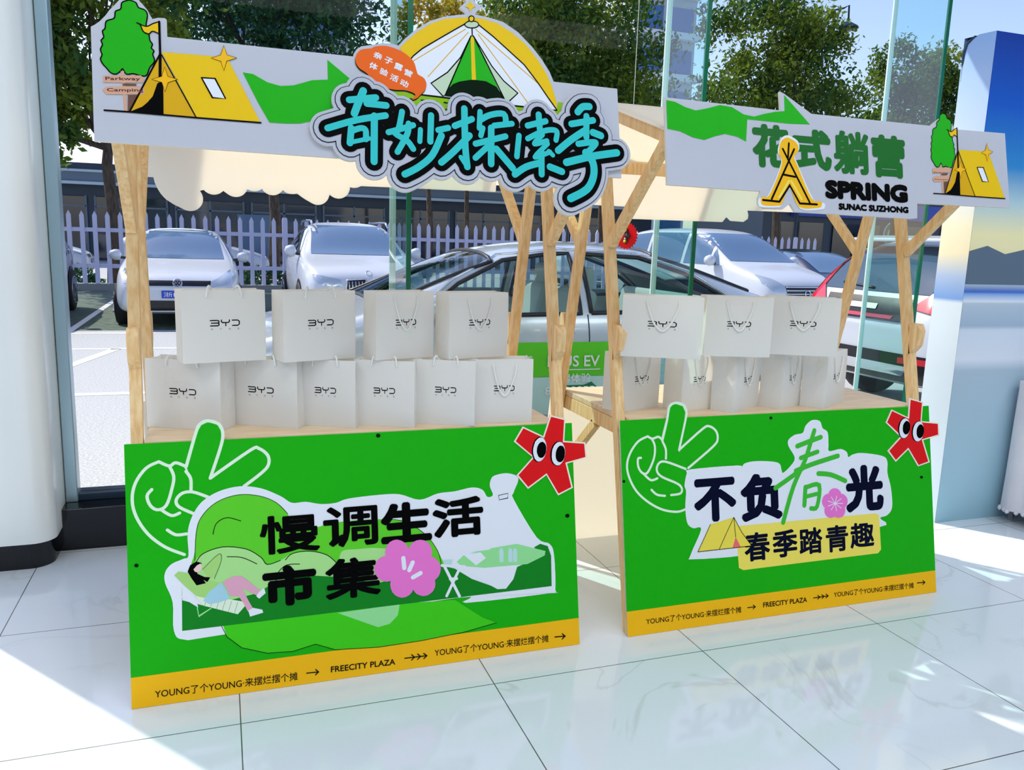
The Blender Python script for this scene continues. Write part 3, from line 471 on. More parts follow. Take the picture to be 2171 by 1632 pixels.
('P','landscape_drawing','mint',4.7,0,[1044,347,1069,367,1148,381,1268,389,1378,353,1373,337,1306,313,1145,316,1060,332]),
('S','landscape_drawing','paper',4.8,0,[1000,335,1050,227],4.91),
('S','landscape_drawing','paper',4.8,0,[1058,331,1004,233],4.87),
('S','landscape_drawing','paper',4.8,0,[991,340,1072,328],4.93),
('S','landscape_drawing','paper',4.8,0,[1019,290,1042,289],4.91),
('P','landscape_drawing','paper',5,0,[1069,370,1132,372,1151,350,1114,328]),
('P','landscape_drawing','paper',5,0,[1105,384,1164,389,1170,379,1108,376]),
('P','landscape_drawing','pale',5,0,[995,359,1030,357,1026,341,1001,342]),
('P','landscape_drawing','pale',5,0,[1201,348,1201,369,1206,380,1214,379,1217,367,1216,330,1202,331]),
('P','landscape_drawing','pale',5,0,[1234,344,1235,366,1239,377,1247,376,1251,364,1250,326,1235,328]),
('P','landscape_drawing','pale',5,0,[1252,343,1253,364,1257,375,1265,374,1269,362,1267,324,1253,326]),
('S','landscape_drawing','ink',5,0,[1206,567,1242,572,1240,555,1208,551,1206,567],0.98),
('P','woman_drawing','paper',5,0,[150,327,166,345,193,318,199,288]),
('P','woman_drawing','stripe',5,0,[166,361,194,332,349,287,316,253,215,292]),
('S','woman_drawing','dim',5.3,0,[228,321,218,292],0.65),
('S','woman_drawing','dim',5.3,0,[246,315,235,285],0.65),
('S','woman_drawing','dim',5.3,0,[263,309,253,278],0.65),
('S','woman_drawing','dim',5.3,0,[281,303,270,272],0.66),
('S','woman_drawing','dim',5.3,0,[299,297,288,265],0.66),
('S','woman_drawing','dim',5.3,0,[317,291,306,258],0.66),
('S','woman_drawing','mint',5.2,0,[196,288,200,261,236,281],1.62),
('P','woman_drawing','leafshirt',5.4,0,[132,397,144,407,186,396,229,371,268,356,228,313,194,325,160,362]),
('P','woman_drawing','leafshirt',5.2,0,[213,409,257,445,271,448,270,424,250,379,230,378]),
('S','woman_drawing','ink',5.3,1,[215,406,257,445,271,448,270,424,249,373],0.66),
('P','woman_drawing','black',5.6,0,[171,404,179,423,197,433,213,427,211,416,196,410,200,394,220,382,237,379,228,365,217,373,224,362,196,358,181,383]),
('P','woman_drawing','skin',5.8,0,[212,409,210,405,207,402,203,399,199,399,196,400,192,402,190,406,188,410,188,415,189,420,191,424,194,427,197,430,201,430,205,429,209,427,211,424,213,419,213,414]),
('P','woman_drawing','black',6,0,[179,423,197,433,213,427,199,421,190,411,181,403]),
('P','woman_drawing','blue',5.8,0,[214,308,232,334,269,360,286,328,293,305,262,297,232,295]),
('P','woman_drawing','pinkleg',6,0,[274,362,306,375,329,374,345,361,392,315,382,302,331,336,349,294,363,266,347,258,333,289,320,310,295,313]),
('P','woman_drawing','paper',6.2,0,[348,261,363,268,391,259,394,249,353,241]),
('P','woman_drawing','paper',6.2,0,[374,304,383,317,399,328,403,311,383,295]),
('T','lettering','black',7,'慢',485.4,494.8,190.3,125.2,0,0.03),
('T','lettering','black',7,'调',682.4,502.9,181.3,135.7,0,0.032),
('T','lettering','black',7,'生',870.7,500.2,177.1,137.6,0,0.055),
('T','lettering','black',7,'活',1054.5,503,184.8,138.4,0,0.045),
('T','lettering','black',7,'市',479.3,327.7,170.4,132,0,0.06),
('T','lettering','black',7,'集',684.7,330.5,184.1,134.2,0,0.034),
('P','flower_drawing','pink',7.2,0,[876,396,874,383,867,372,858,363,846,358,834,357,821,360,810,368,801,378,796,391,794,404,797,417,803,429,812,438,824,443,836,444,849,440,860,433,869,423,875,410]),
('P','flower_drawing','pink',7.28,0,[957,389,955,375,948,363,939,355,927,350,914,349,901,352,890,360,881,370,876,383,874,397,876,410,883,421,892,430,904,435,917,436,930,433,941,426,950,415,956,402]),
('P','flower_drawing','pink',7.24,0,[986,329,983,316,977,304,967,295,955,290,942,290,929,293,918,301,909,311,903,324,902,338,904,351,910,363,920,371,932,376,945,377,958,374,969,366,978,356,984,343]),
('P','flower_drawing','pink',7.3,0,[965,281,963,268,956,256,946,248,935,243,922,242,909,246,897,253,889,264,883,277,881,290,884,303,890,315,900,324,912,329,925,329,937,326,949,319,958,308,963,295]),
('P','flower_drawing','pink',7.26,0,[890,284,888,271,881,259,872,251,860,246,847,245,835,249,824,256,815,267,810,280,808,293,810,306,817,318,826,326,838,331,850,332,863,329,874,321,883,311,889,298]),
('P','flower_drawing','pink',7.32,0,[838,344,835,331,829,320,820,311,808,306,795,305,783,309,772,316,763,327,758,339,756,353,759,366,765,377,774,386,786,391,798,392,811,388,822,381,831,371,836,358]),
('P','flower_drawing','pink',7.4,0,[927,335,924,320,916,306,904,296,889,290,873,290,857,294,843,303,832,315,826,330,824,346,827,361,834,374,846,384,861,390,877,391,893,387,907,378,918,366,925,351]),
('S','flower_drawing','paper',8,0,[856,379,858,345],7.31),
('S','flower_drawing','paper',8,0,[888,361,875,336],7.33),
('S','flower_drawing','paper',8,0,[914,322,887,310],7.35),
('X','star_cutout','cream',9,0,[1414,845,1474,828,1466,748,1550,738,1554,680,1474,664,1494,574,1434,550,1391,627,1318,582,1276,634,1340,695,1270,755,1306,808,1384,769],8),
('P','star_cutout','red',10,0,[1417,838,1468,824,1460,743,1545,733,1548,684,1467,668,1487,577,1436,557,1392,634,1319,589,1283,634,1347,695,1277,756,1308,801,1387,762]),
('P','star_cutout','black',11,0,[1394,717,1390,703,1384,691,1376,682,1367,677,1358,676,1350,680,1343,688,1339,699,1337,712,1338,727,1342,740,1348,753,1356,762,1365,767,1374,768,1382,764,1389,756,1393,745,1395,732]),
('P','star_cutout','paper',11.5,0,[1394,718,1390,704,1385,693,1377,684,1369,679,1361,678,1354,682,1348,689,1344,700,1342,712,1343,726,1347,739,1352,751,1360,759,1368,764,1376,765,1383,762,1389,755,1393,744,1395,731]),
('P','star_cutout','black',12,0,[1393,717,1391,708,1387,700,1382,694,1376,691,1370,691,1365,693,1361,698,1358,705,1356,714,1357,723,1359,732,1363,739,1368,745,1374,748,1380,749,1385,746,1390,741,1393,734,1394,726]),
('P','star_cutout','black',11,0,[1467,698,1464,684,1457,672,1449,663,1440,658,1430,658,1422,662,1415,669,1410,680,1408,693,1409,708,1413,721,1419,733,1427,742,1436,747,1446,747,1454,744,1462,736,1466,725,1468,712]),
('P','star_cutout','paper',11.5,0,[1467,698,1463,685,1458,674,1450,665,1442,660,1433,660,1426,663,1419,671,1415,681,1414,693,1415,707,1418,720,1424,731,1431,739,1439,744,1448,745,1456,742,1462,734,1466,724,1468,711]),
('P','star_cutout','black',12,0,[1466,698,1464,689,1460,680,1455,674,1449,671,1443,671,1438,673,1433,678,1430,686,1429,694,1430,704,1432,713,1436,721,1441,727,1447,731,1453,731,1459,729,1463,724,1466,716,1467,707]),
('T','lettering','ink',3,'YOUNG了个YOUNG·来摆烂摆个摊',280.9,33.7,428.5,27,-0.0157,0.006),
('S','lettering','ink',3,0,[524,35.1,562,33.8],1.73),
('S','lettering','ink',3,0,[553,43,562,33.8,552,25.5],1.73),
('T','lettering','ink',3,'FREECITY PLAZA',709.5,33.7,214.9,20,-0.0192,0.025),
('S','lettering','ink',3,0,[850,38.6,927,36.7],1.85),
('S','lettering','ink',3,0,[916,46.3,927,36.7,916,28],1.85),
('S','lettering','ink',3,0,[895,46.8,905,37.2,894,28.5],1.84),
('S','lettering','ink',3,0,[874,47.3,884,37.8,873,29.1],1.83),
('T','lettering','ink',3,'YOUNG了个YOUNG·来摆烂摆个摊',1166.4,40.3,423.6,27,-0.0131,0.006),
('S','lettering','ink',3,0,[1403,38.9,1443,36.8],2.02),
('S','lettering','ink',3,0,[1432,46.9,1443,36.8,1431,27.5],2.02)],
'PB':[
('X','board','green',0,0,[0,0,1501,0,1501,812,0,812],10),
('P','board','amber',1,0,[0,0,1501,0,1501,94.5,0,94.5]),
('P','board','dark',4,0,[683,793,683,791,682,790,680,789,678,788,676,788,674,788,672,789,671,790,670,792,670,794,670,795,671,797,673,798,675,799,677,799,679,799,681,798,682,796,683,795]),
('P','board','dark',4,0,[13.5,583,13.1,581,12.2,580,10.9,579,9.2,578,7.4,578,5.6,578,3.9,579,2.7,580,1.9,582,1.7,584,2,585,2.9,587,4.3,588,6,588,7.8,588,9.6,588,11.2,587,12.5,586,13.2,584]),
('P','board','dark',4,0,[1451,504,1451,502,1450,500,1448,499,1446,498,1443,498,1441,499,1439,500,1437,501,1436,503,1436,505,1436,507,1437,508,1439,509,1441,510,1444,510,1446,510,1448,509,1450,507,1451,506]),
('X','hand_drawing','handwhite',1,0,[172,731,197,808,209,856,222,870,243,874,278,864,292,835,286,798,252,681,200,681],10),
('X','hand_drawing','green',1.6,0,[182,730,206,807,217,852,228,863,242,866,272,856,283,833,277,798,248,680,196,678],8),
('S','hand_drawing','handwhite',2.4,1,[272,459,232,451,171,463,111,495,60,541,30.4,596,23.1,644,39.5,690,74.2,730,115,747],4.36),
('S','hand_drawing','handwhite',2.4,1,[115,747,135,737,161,743,178,729],4.45),
('S','hand_drawing','handwhite',2.4,1,[178,729,202,807,213,855,242,870,277,860,288,834,281,798,249,688],4.54),
('S','hand_drawing','handwhite',2.4,1,[249,688,357,764,387,773,416,755,424,724,403,694,287,616],4.64),
('S','hand_drawing','handwhite',2.4,1,[131,739,144,708,138,661,109,610,86,610,70.3,634,70.2,664,83,667],4.4),
('S','hand_drawing','handwhite',2.4,1,[178,724,191,694,190,658],4.47),
('S','hand_drawing','handwhite',2.4,1,[275,613,189,646,158,641,149,615,169,590,236,559,255,538,247,520,207,517],4.46),
('S','hand_drawing','handwhite',2.4,1,[92.5,605,122,580,150,585],4.42),
('S','hand_drawing','handwhite',2.4,1,[123,543,146,523,180,516],4.44),
('P','lettering','paper',2.8,1,[279,595,297,610,511,612,529,601,544,618,604,624,701,612,718,582,725,569,761,593,785,626,757,675,758,701,790,720,829,726,844,754,878,776,917,770,929,741,954,722,956,671,958,644,1015,650,1048,635,1055,614,1078,623,1128,627,1235,608,1260,582,1258,535,1274,467,1276,387,1247,355,1209,346,1195,307,553,313,548,275,506,255,297,262,281,277,334,375,298,382,273,405,267,466,273,526,267,550]),
('P','lettering','lemon',3.2,0,[510,373,1185,368,1204,359,1208,213,1191,199,520,197,499,208,493,355]),
('T','lettering','navy',4,'不',402.3,484.4,193.9,171.7,0,0.055),
('T','lettering','navy',4,'负',617.7,479.1,199.6,188.7,0,0.055),
('T','lettering','navy',4,'光',1132.6,478.6,200.4,196,0,0.055),
('T','lettering','navy',4,'春',588.5,284.1,120.9,114.1,0,0.03),
('T','lettering','navy',4,'季',721.7,283.9,120.4,110.3,0,0.03),
('T','lettering','navy',4,'踏',848.7,282.7,115.7,108,0,0.03),
('T','lettering','navy',4,'青',981,280.6,114.8,110.3,0,0.03),
('T','lettering','navy',4,'趣',1110.8,283.3,125.8,105.8,0,0.03),
('S','lettering','brush',5,1,[799,673,858,689,918,704],9.91),
('S','lettering','brush',5,1,[814,624,899,645],9.25),
('S','lettering','brush',5,1,[787,573,869,595,1001,622],9.92),
('S','lettering','brush',5,1,[887,733,865,682,835,614,772,509,716,369],9.87),
('S','lettering','brush',5,1,[685,510,766,551,822,582],9.77),
('S','lettering','brush',5,1,[899,555,962,546,1034,516],10.05),
('S','lettering','brush',5,1,[832,504,823,430],9.84),
('S','lettering','brush',5,1,[835,503,900,507,886,421,855,415],9.23),
('S','lettering','brush',5,1,[833,465,887,472],8.52),
('P','flower_drawing','pink',6,0,[1011,456,1009,446,1004,438,996,432,986,428,976,427,966,430,957,435,950,442,945,451,944,461,946,470,951,479,959,485,969,489,979,489,989,487,998,482,1005,475,1010,466]),
('P','flower_drawing','pink',6.02,0,[1042,430,1040,421,1035,412,1027,406,1017,402,1007,402,996,404,987,409,980,416,976,426,975,435,977,445,982,453,990,459,999,463,1010,464,1020,462,1029,456,1036,449,1041,440]),
('P','flower_drawing','pink',6.04,0,[1028,393,1026,384,1021,375,1013,369,1003,366,993,365,982,367,973,372,966,380,962,389,961,399,963,408,968,416,976,423,985,426,996,427,1006,425,1015,420,1022,412,1027,403]),
('P','flower_drawing','pink',6.06,0,[988,396,986,387,981,379,973,372,964,369,953,368,943,370,934,376,927,383,923,392,922,402,924,411,929,419,937,426,946,429,956,430,967,428,976,423,983,415,987,406]),
('P','flower_drawing','pink',6.08,0,[978,435,976,426,971,417,963,411,953,407,943,407,933,409,924,414,917,421,913,430,911,440,914,449,919,458,926,464,936,468,946,468,956,466,965,461,972,454,977,445]),
('P','flower_drawing','pink',6.2,0,[1012,422,1010,412,1004,403,996,397,985,393,974,392,963,395,954,400,946,408,941,417,940,427,942,437,948,446,956,452,966,456,977,457,988,455,998,449,1006,442,1011,432]),
('S','flower_drawing','paper',6.5,0,[977,426,1017,423],1.45),
('S','flower_drawing','paper',6.5,0,[977,426,1007,404],1.44),
('S','flower_drawing','paper',6.5,0,[977,426,983,395],1.44),
('S','flower_drawing','paper',6.5,0,[977,426,956,401],1.43),
('S','flower_drawing','paper',6.5,0,[977,426,940,418],1.43),
('S','flower_drawing','paper',6.5,0,[977,426,941,439],1.43),
('S','flower_drawing','paper',6.5,0,[977,426,959,454],1.43),
('S','flower_drawing','paper',6.5,0,[977,426,986,456],1.44),
('S','flower_drawing','paper',6.5,0,[977,426,1009,444],1.45),
('P','tent_drawing','straw',4.4,0,[315,289,345,338,376,390,484,409,518,347,559,291,411,289]),
('P','tent_drawing','coral',4.7,0,[489,331,512,288,472,288]),
('S','tent_drawing','ink',5,0,[315,289,345,338,376,390],1.31),
('S','tent_drawing','ink',5,0,[484,409,449,353,411,289],1.33),
('S','tent_drawing','ink',5,0,[484,409,518,347,561,290],1.34),
('S','tent_drawing','ink',5,0,[315,289,559,289],1.35),
('S','tent_drawing','ink',5,0,[484,409,489,331],1.34),
('X','star_cutout','cream',9,0,[1392,850,1467,829,1454,747,1551,736,1552,679,1459,664,1491,566,1424,552,1374,628,1303,579,1261,628,1333,685,1257,749,1291,804,1379,767],8),
('P','star_cutout','red',10,0,[1398,842,1460,826,1447,742,1544,731,1544,684,1450,668,1482,570,1428,558,1375,636,1304,587,1270,628,1343,685,1265,750,1294,797,1385,759]),
('P','star_cutout','black',11,0,[1387,717,1383,703,1376,691,1367,682,1357,677,1347,676,1337,680,1329,687,1324,698,1322,711,1322,725,1326,738,1333,750,1342,759,1352,765,1363,766,1372,762,1380,755,1386,744,1388,731]),
('P','star_cutout','paper',11.5,0,[1387,717,1383,704,1376,693,1368,684,1359,679,1350,678,1341,681,1334,688,1330,699,1328,711,1329,724,1333,737,1339,749,1347,757,1356,762,1365,763,1374,760,1381,753,1386,743,1388,730]),
('P','star_cutout','black',12,0,[1388,720,1386,711,1381,703,1376,697,1369,694,1363,693,1357,695,1352,700,1348,707,1347,716,1348,725,1350,734,1355,742,1360,747,1367,751,1373,752,1379,749,1384,745,1388,737,1389,729]),
('P','star_cutout','black',11,0,[1464,699,1459,685,1452,673,1443,664,1432,659,1422,658,1412,662,1403,669,1398,680,1395,693,1396,707,1400,721,1407,733,1417,742,1427,747,1438,748,1448,745,1456,737,1462,726,1465,713]),
('P','star_cutout','paper',11.5,0,[1463,699,1459,686,1453,675,1444,666,1435,661,1425,660,1416,663,1409,671,1404,681,1402,693,1403,707,1407,720,1413,731,1421,740,1431,745,1441,746,1450,743,1457,736,1462,725,1464,713]),
('P','star_cutout','black',12,0,[1464,701,1461,691,1457,683,1451,677,1445,674,1438,673,1432,675,1427,680,1423,688,1422,696,1423,706,1425,715,1430,723,1436,729,1442,733,1449,733,1455,731,1460,726,1463,719,1465,710]),
('T','lettering','ink',3,'YOUNG了个YOUNG·来摆烂摆个摊',291.4,46.2,423.2,25,-0.0118,0.006),
('S','lettering','ink',3,0,[532,47.1,569,46.4],1.69),
('S','lettering','ink',3,0,[559,54.6,569,46.4,558,39],1.69),
('T','lettering','ink',3,'FREECITY PLAZA',712.4,47.6,212.5,20,-0.0125,0.025),
('S','lettering','ink',3,0,[851,48.9,925,49.5],1.78),
('S','lettering','ink',3,0,[914,57.9,925,49.5,913,41.8],1.78),
('S','lettering','ink',3,0,[893,57.7,904,49.3,893,41.6],1.78),
('S','lettering','ink',3,0,[873,57.5,883,49.1,872,41.5],1.77),
('T','lettering','ink',3,'YOUNG了个YOUNG·来摆烂摆个摊',1165.3,47.5,422.6,25,-0.0178,0.006),
('S','lettering','ink',3,0,[1396,51.1,1439,49.1],1.92),
('S','lettering','ink',3,0,[1428,57.9,1439,49.1,1427,41],1.92)],
'SA_rear':[
('X','sign_board','board',0,0,[1310.6,-142,1323.7,-141.5,1335.7,-137.8,1377.7,-116.9,1403.7,-99.3,1409.7,-93.5,1424.2,-76,1435.7,-55,1444.1,-32,1447.7,-12.5,1500.5,-12,1500.6,14,1509.7,20.4,1515.7,26,1520.3,32,1524.7,40,1527.8,50,1528.8,60,1527.8,70,1525.6,78,1521.7,86,1515.8,94,1507.7,101.3,1499.8,106,1499.3,108,1497,268,1495.7,270,1281.7,272,1279.7,272.7,1266.9,302,1242.1,338,1214.9,370,1168.8,412,1121.7,438,1075.7,446,1033.6,450,1039.1,460,1053.9,474,1053.1,476,1035.7,485.5,1027.7,497.2,1019.7,504.5,1011.7,494.5,1003.7,482,987.1,466,987.5,464,1001.9,454,1005.4,448,1003.7,446.6,983.7,442.9,937.7,431.9,893.7,413.3,847.7,380.7,813.7,348.6,799.7,331.8,797.7,331.2,777.7,334.9,751.7,332.9,693.7,317.8,678.4,308,670.7,296,667.7,286,215.7,286.9,181.7,287.2,181,288,181,332,179.7,333.7,175.7,336,161.7,335.1,147.7,330.3,145.7,332,142,338,134.1,354,111.7,380,109.7,382.2,95.7,390.2,93.7,390.7,76.6,382,67.7,369.2,44,340,35.7,326.5,23.7,311.9,9.7,299,1.7,293.7,0.5,292,1,2,1.7,-0.4,617.7,-5.4,629.7,-11.4,639.7,-14.2,651.7,-14.8,663.7,-12.5,664.7,-14,665.2,-22,667.2,-30,670.6,-38,674.4,-44,679.7,-50,685.7,-55,691.7,-58.6,699.7,-61.8,705.7,-63.2,713.7,-63.9,727.7,-62,739.7,-56.7,751.7,-47.1,753,-56,755.7,-64.6,759.7,-72.2,766,-80,773.7,-86.4,781.7,-90.7,789.7,-93.3,799.7,-94.6,811.7,-93.5,823.7,-89.1,853.7,-73.1,871.1,-62,887.7,-49.7,889.7,-49.6,897.7,-52.4,905.7,-53.8,919.7,-53,927.7,-50.7,933.7,-47.9,945.7,-38.9,953.7,-48.5,963.7,-56,975.7,-60.9,987.7,-62.4,999.7,-61,1011.7,-56.4,1021.7,-49.1,1029.7,-39.4,1031.7,-39,1037.7,-43,1045.7,-46.6,1051.7,-48.3,1059.7,-49.3,1073.7,-48,1081.7,-45.3,1087.7,-42.2,1089.4,-44,1095.9,-56,1105.7,-66.1,1111.7,-70.1,1119.7,-73.7,1125.7,-75.3,1133.7,-76.4,1145.7,-75.5,1156.5,-72,1163.7,-68,1183.7,-53.7,1193.6,-62,1201.7,-66.6,1211.7,-69.9,1221.7,-71,1231.7,-70.1,1241.7,-66.9,1251.7,-61,1259.7,-53.4,1275.1,-58,1267.3,-72,1265.3,-78,1263.9,-86,1263.8,-94,1264.9,-102,1267.4,-110,1270.3,-116,1277.7,-126.1,1287.7,-134.3,1299.7,-139.9],10)],
'SB_rear':[
('X','sign_board','board',0,0,[-9.8,-25.7,-7.5,258,442,252,441,317,459,311,570,251,1106,250,1115,259,1149,281,1175,283,1200,272,1220,246,1472,249,1481,-36.8,1026,-39.4,1023,-94.2,999,-97,486,-93.1,466,-65.6,437,-85.7,360,-87.8,337,-71.4,338,-51,349,-29],10)],
}
# ------------------------------------------------------------------ the room
YG = 4.15; ZH = 3.75
def struct(mb, name, **k): return mb.build(name, kind='structure', **k)
b = MB(); b.box((1.5, -1.5, -.05), (18, 11.3, .1), M['marble']); struct(b, 'floor')
b = MB(); b.box((1.5, -1.5, 4.6), (18, 11.3, .1), M['white_wall']); struct(b, 'ceiling')
b = MB(); b.box((1.5, -7.2, 2.28), (18, .1, 4.55), M['white_wall']); struct(b, 'wall_back')
b = MB(); b.box((-7.55, -1.5, 2.28), (.1, 11.3, 4.55), M['white_wall']); struct(b, 'wall_left')
b = MB(); b.box((10.55, -1.5, 2.28), (.1, 11.3, 4.55), M['white_wall']); struct(b, 'wall_right')
b = MB(); b.box((1.5, YG + .05, (ZH + 4.55) / 2), (18, .3, 4.55 - ZH), M['white_wall']); struct(b, 'wall_front')
for i, (lx, ly) in enumerate(((-3, .2), (1, .2), (5, .2), (-3, -3.5), (1, -3.5), (5, -3.5))):
    b = MB(); b.box((lx, ly, 4.515), (2.7, 1.3, .06), M['white_wall']); o = b.build('ceiling_lamp'); tag(o, 'flat white ceiling lamp panel above the showroom floor', 'lamp', 'ceiling lamp panels')
# low black plinth under the glass and its metal sill
b = MB(); b.box((4.88, 4.125, .0975), (11.24, .25, .195), M['plinth']); struct(b, 'baseboard_front', bevel=.004)
b = MB(); b.box((-4.5, 4.125, .0975), (6.0, .25, .195), M['plinth']); struct(b, 'baseboard_left', bevel=.004)
b = MB(); b.box((4.88, 4.17, .2125), (11.24, .10, .035), M['sill']); struct(b, 'trim_1', bevel=.003)
b = MB(); b.bar((-.672, YG, .195), (-.672, YG, ZH), .05, .09, M['frame']); struct(b, 'trim_2', bevel=.004)
xs = [-.645, .815, 2.302, 3.808, 5.3, 6.8, 8.3, 9.8]
for i in range(len(xs) - 1):
    b = MB(); b.box(((xs[i] + xs[i + 1]) / 2, YG + .006, (.23 + ZH) / 2), (xs[i + 1] - xs[i] - .012, .012, ZH - .23), M['pane']); struct(b, 'window_%d' % (i + 1))
b = MB(); b.box((-4.4, YG + .006, (.23 + ZH) / 2), (6.1, .012, ZH - .23), M['pane']); struct(b, 'window_9')
fl = ('green glass fin between the two market stalls and the silver sedan', 'green glass fin behind the right market stall, beside the white van', 'green glass fin beside the blue display wall')
for i in (1, 2, 3, 4):
    x = xs[i]; t = thing('glass_fin', fl[min(i - 1, 2)] if i < 4 else 'green glass fin hidden behind the blue display wall', 'glass fin', (x, 3.95, .195), 0, 'window glass fins')
    b = MB(); b.box((0, -.015, 1.77), (.019, .40, 3.54), M['fin']); b.build('fin_blade', t)
    b = MB(); b.box((0, -.2205, 1.77), (.022, .011, 3.54), M['finedge']); b.build('polished_edge', t, label='dark green polished glass edge')
    b = MB(); b.box((.008, .19, 1.77), (.03, .012, 3.54), M['silicone']); b.build('sealant_joint', t, label='pale sealant strip')
# white rounded pillar at the left with black base
def rrect(x0, y0, x1, y1, r, n=8):
    out = []
    for cx, cy, a0 in ((x1 - r, y0 + r, -pi / 2), (x1 - r, y1 - r, 0), (x0 + r, y1 - r, pi / 2), (x0 + r, y0 + r, pi)):
        out += [(cx + r * cos(a0 + k * pi / 2 / n), cy + r * sin(a0 + k * pi / 2 / n)) for k in range(n + 1)]
    return out
t = thing('pillar', 'round-cornered white pillar on a black base beside the window', 'pillar', (-1.025, 4.2, 0)); t['kind'] = 'structure'
b = MB(); o_ = rrect(-.325, -.40, .325, .40, .09); b.prism(o_, lambda p: (p[0], p[1], 4.55), lambda p: (p[0], p[1], .115), M['pillar']); o = b.build('column', t)
for p in o.data.polygons: p.use_smooth = len(p.vertices) == 4
o_ = rrect(-.31, -.385, .31, .385, .09); b = MB(); b.prism(o_, lambda p: (p[0], p[1], .115), lambda p: (p[0], p[1], 0), M['plinth']); o = b.build('base', t)
for p in o.data.polygons: p.use_smooth = len(p.vertices) == 4
# ------------------------------------------------------------------ printed boards
KL = .00035
def ribbon(pts, hw, z, put, mb, m):
    n = len(pts)
    if n < 2: return
    L = []; Rr = []
    for i in range(n):
        a, b_ = pts[max(i - 1, 0)], pts[min(i + 1, n - 1)]
        dx, dy = b_[0] - a[0], b_[1] - a[1]; l = sqrt(dx * dx + dy * dy) or 1; nx, ny = -dy / l, dx / l
        k = hw
        if 0 < i < n - 1:
            ex_, ey_ = pts[i][0] - pts[i - 1][0], pts[i][1] - pts[i - 1][1]; el = sqrt(ex_ * ex_ + ey_ * ey_) or 1
            k = hw / max(.5, abs(nx * -ey_ / el + ny * ex_ / el))
        L.append((pts[i][0] + nx * k, pts[i][1] + ny * k)); Rr.append((pts[i][0] - nx * k, pts[i][1] - ny * k))
    vs = [put(p, z) for p in L + Rr]; mb.add(vs, [(i + n, i + n + 1, i + 1, i) for i in range(n - 1)], m)
    for (c, d) in ((pts[0], pts[1]), (pts[-1], pts[-2])):
        a0 = atan2(c[1] - d[1], c[0] - d[0]); mb.add([put((c[0] + hw * cos(a0 - pi / 2 + k * pi / 6), c[1] + hw * sin(a0 - pi / 2 + k * pi / 6)), z) for k in range(7)], [tuple(range(7))], m)
def capsule(a, b_, hw, n=8):
    a0 = atan2(b_[1] - a[1], b_[0] - a[0]); out = []
    for c, s in ((b_, a0 - pi / 2), (a, a0 + pi / 2)): out += [(c[0] + hw * cos(s + k * pi / n), c[1] + hw * sin(s + k * pi / n)) for k in range(n + 1)]
    return out
def bold(mb, m, put, z, body, cx, cy, wd, ht, ang, w_):
    """writing made heavier by w_ (a share of its height)"""
    r = w_ * ht; v, f = fit(body, cx, cy, wd - 2 * r, ht - 2 * r, ang)
    n = 0 if w_ <= 0 else (10 if w_ > .015 else 4)
    for k in range(n + 1):
        dx, dy = (0, 0) if k == n else (r * cos(2 * pi * k / n), r * sin(2 * pi * k / n)); mb.add([put((q[0] + dx, q[1] + dy), z + k * 2e-6) for q in v], f, m)
def pairs(fl): return [(fl[i] * .001, fl[i + 1] * .001) for i in range(0, len(fl), 2)]
def art_parts(items, put, parent, back=M['foam'], remap=None):
    """builds every printed element as its own mesh under parent; put((u, v), height above the board face)"""
    G = {}; objs = []
    if remap: items = [tuple(list(i[:2]) + [remap] + list(i[3:])) if i[2] != 0 else i for i in items]
    for cnt, it in enumerate(items):
        kind, g, m, lay = it[0], it[1], it[2], it[3]
        mb = G.setdefault(g, MB()); z = lay * KL + cnt * 4e-6 if not (kind == 'X' and lay == 0) else 0
        if kind == 'P':
            p = pairs(it[5]); p = catmull(p, True, 4) if it[4] else p
            if sum(p[i - 1][0] * p[i][1] - p[i][0] * p[i - 1][1] for i in range(len(p))) < 0: p = p[::-1]
            mb.add([put(q, z) for q in p], [tuple(range(len(p)))], M[m])
        elif kind == 'X':
            p = pairs(it[5]); th = it[6] * .001
            if sum(p[i - 1][0] * p[i][1] - p[i][0] * p[i - 1][1] for i in range(len(p))) < 0: p = p[::-1]
            mb.prism(p, lambda q: put(q, z), lambda q: put(q, z - th), M[m], back)
        elif kind == 'S':
            p = pairs(it[5]); p = catmull(p, False, 4) if it[4] else p; ribbon(p, it[6] * .001, z, put, mb, M[m])
        elif kind == 'T':
            bold(mb, M[m], put, z, it[4], it[5] * .001, it[6] * .001, it[7] * .001, it[8] * .001, it[9], it[10])
    # brush lettering on its own cut-out board
    ls = [it for it in items if it[0] == 'L']
    if ls:
        mb = G['lettering']; k = 0
        for lay, em in enumerate((None, (HW[2], 'ink'), (HW[1], 'board'), (HW[0], 'black'), (0, 'teal'))):
            if em is None: continue
            extra, m = em; k = 0
            for it in ls:
                p = pairs(it[5]); hw = (it[6] + extra) * .001; z = .012 + lay * .0014 + k * 2.4e-5; k += 1
                p = catmull(p, False, 4) if it[4] else p
                for i in range(len(p) - 1):
                    z += 2.5e-6; c = capsule(p[i], p[i + 1], hw)
                    mb.add([put(q, z) for q in c], [tuple(range(len(c)))], M[m])
    for g, mb in G.items(): objs.append(mb.build(g, parent))
    return objs
SL = sqrt(1.04)
def face(x0, y0, z0):
    """placement on a board that leans back 1 in 5, in the local frame of a stall"""
    def put(q, h): return (x0 + q[0], y0 + (q[1] * .2 - h) / SL, z0 + (q[1] + h * .2) / SL)
    return put
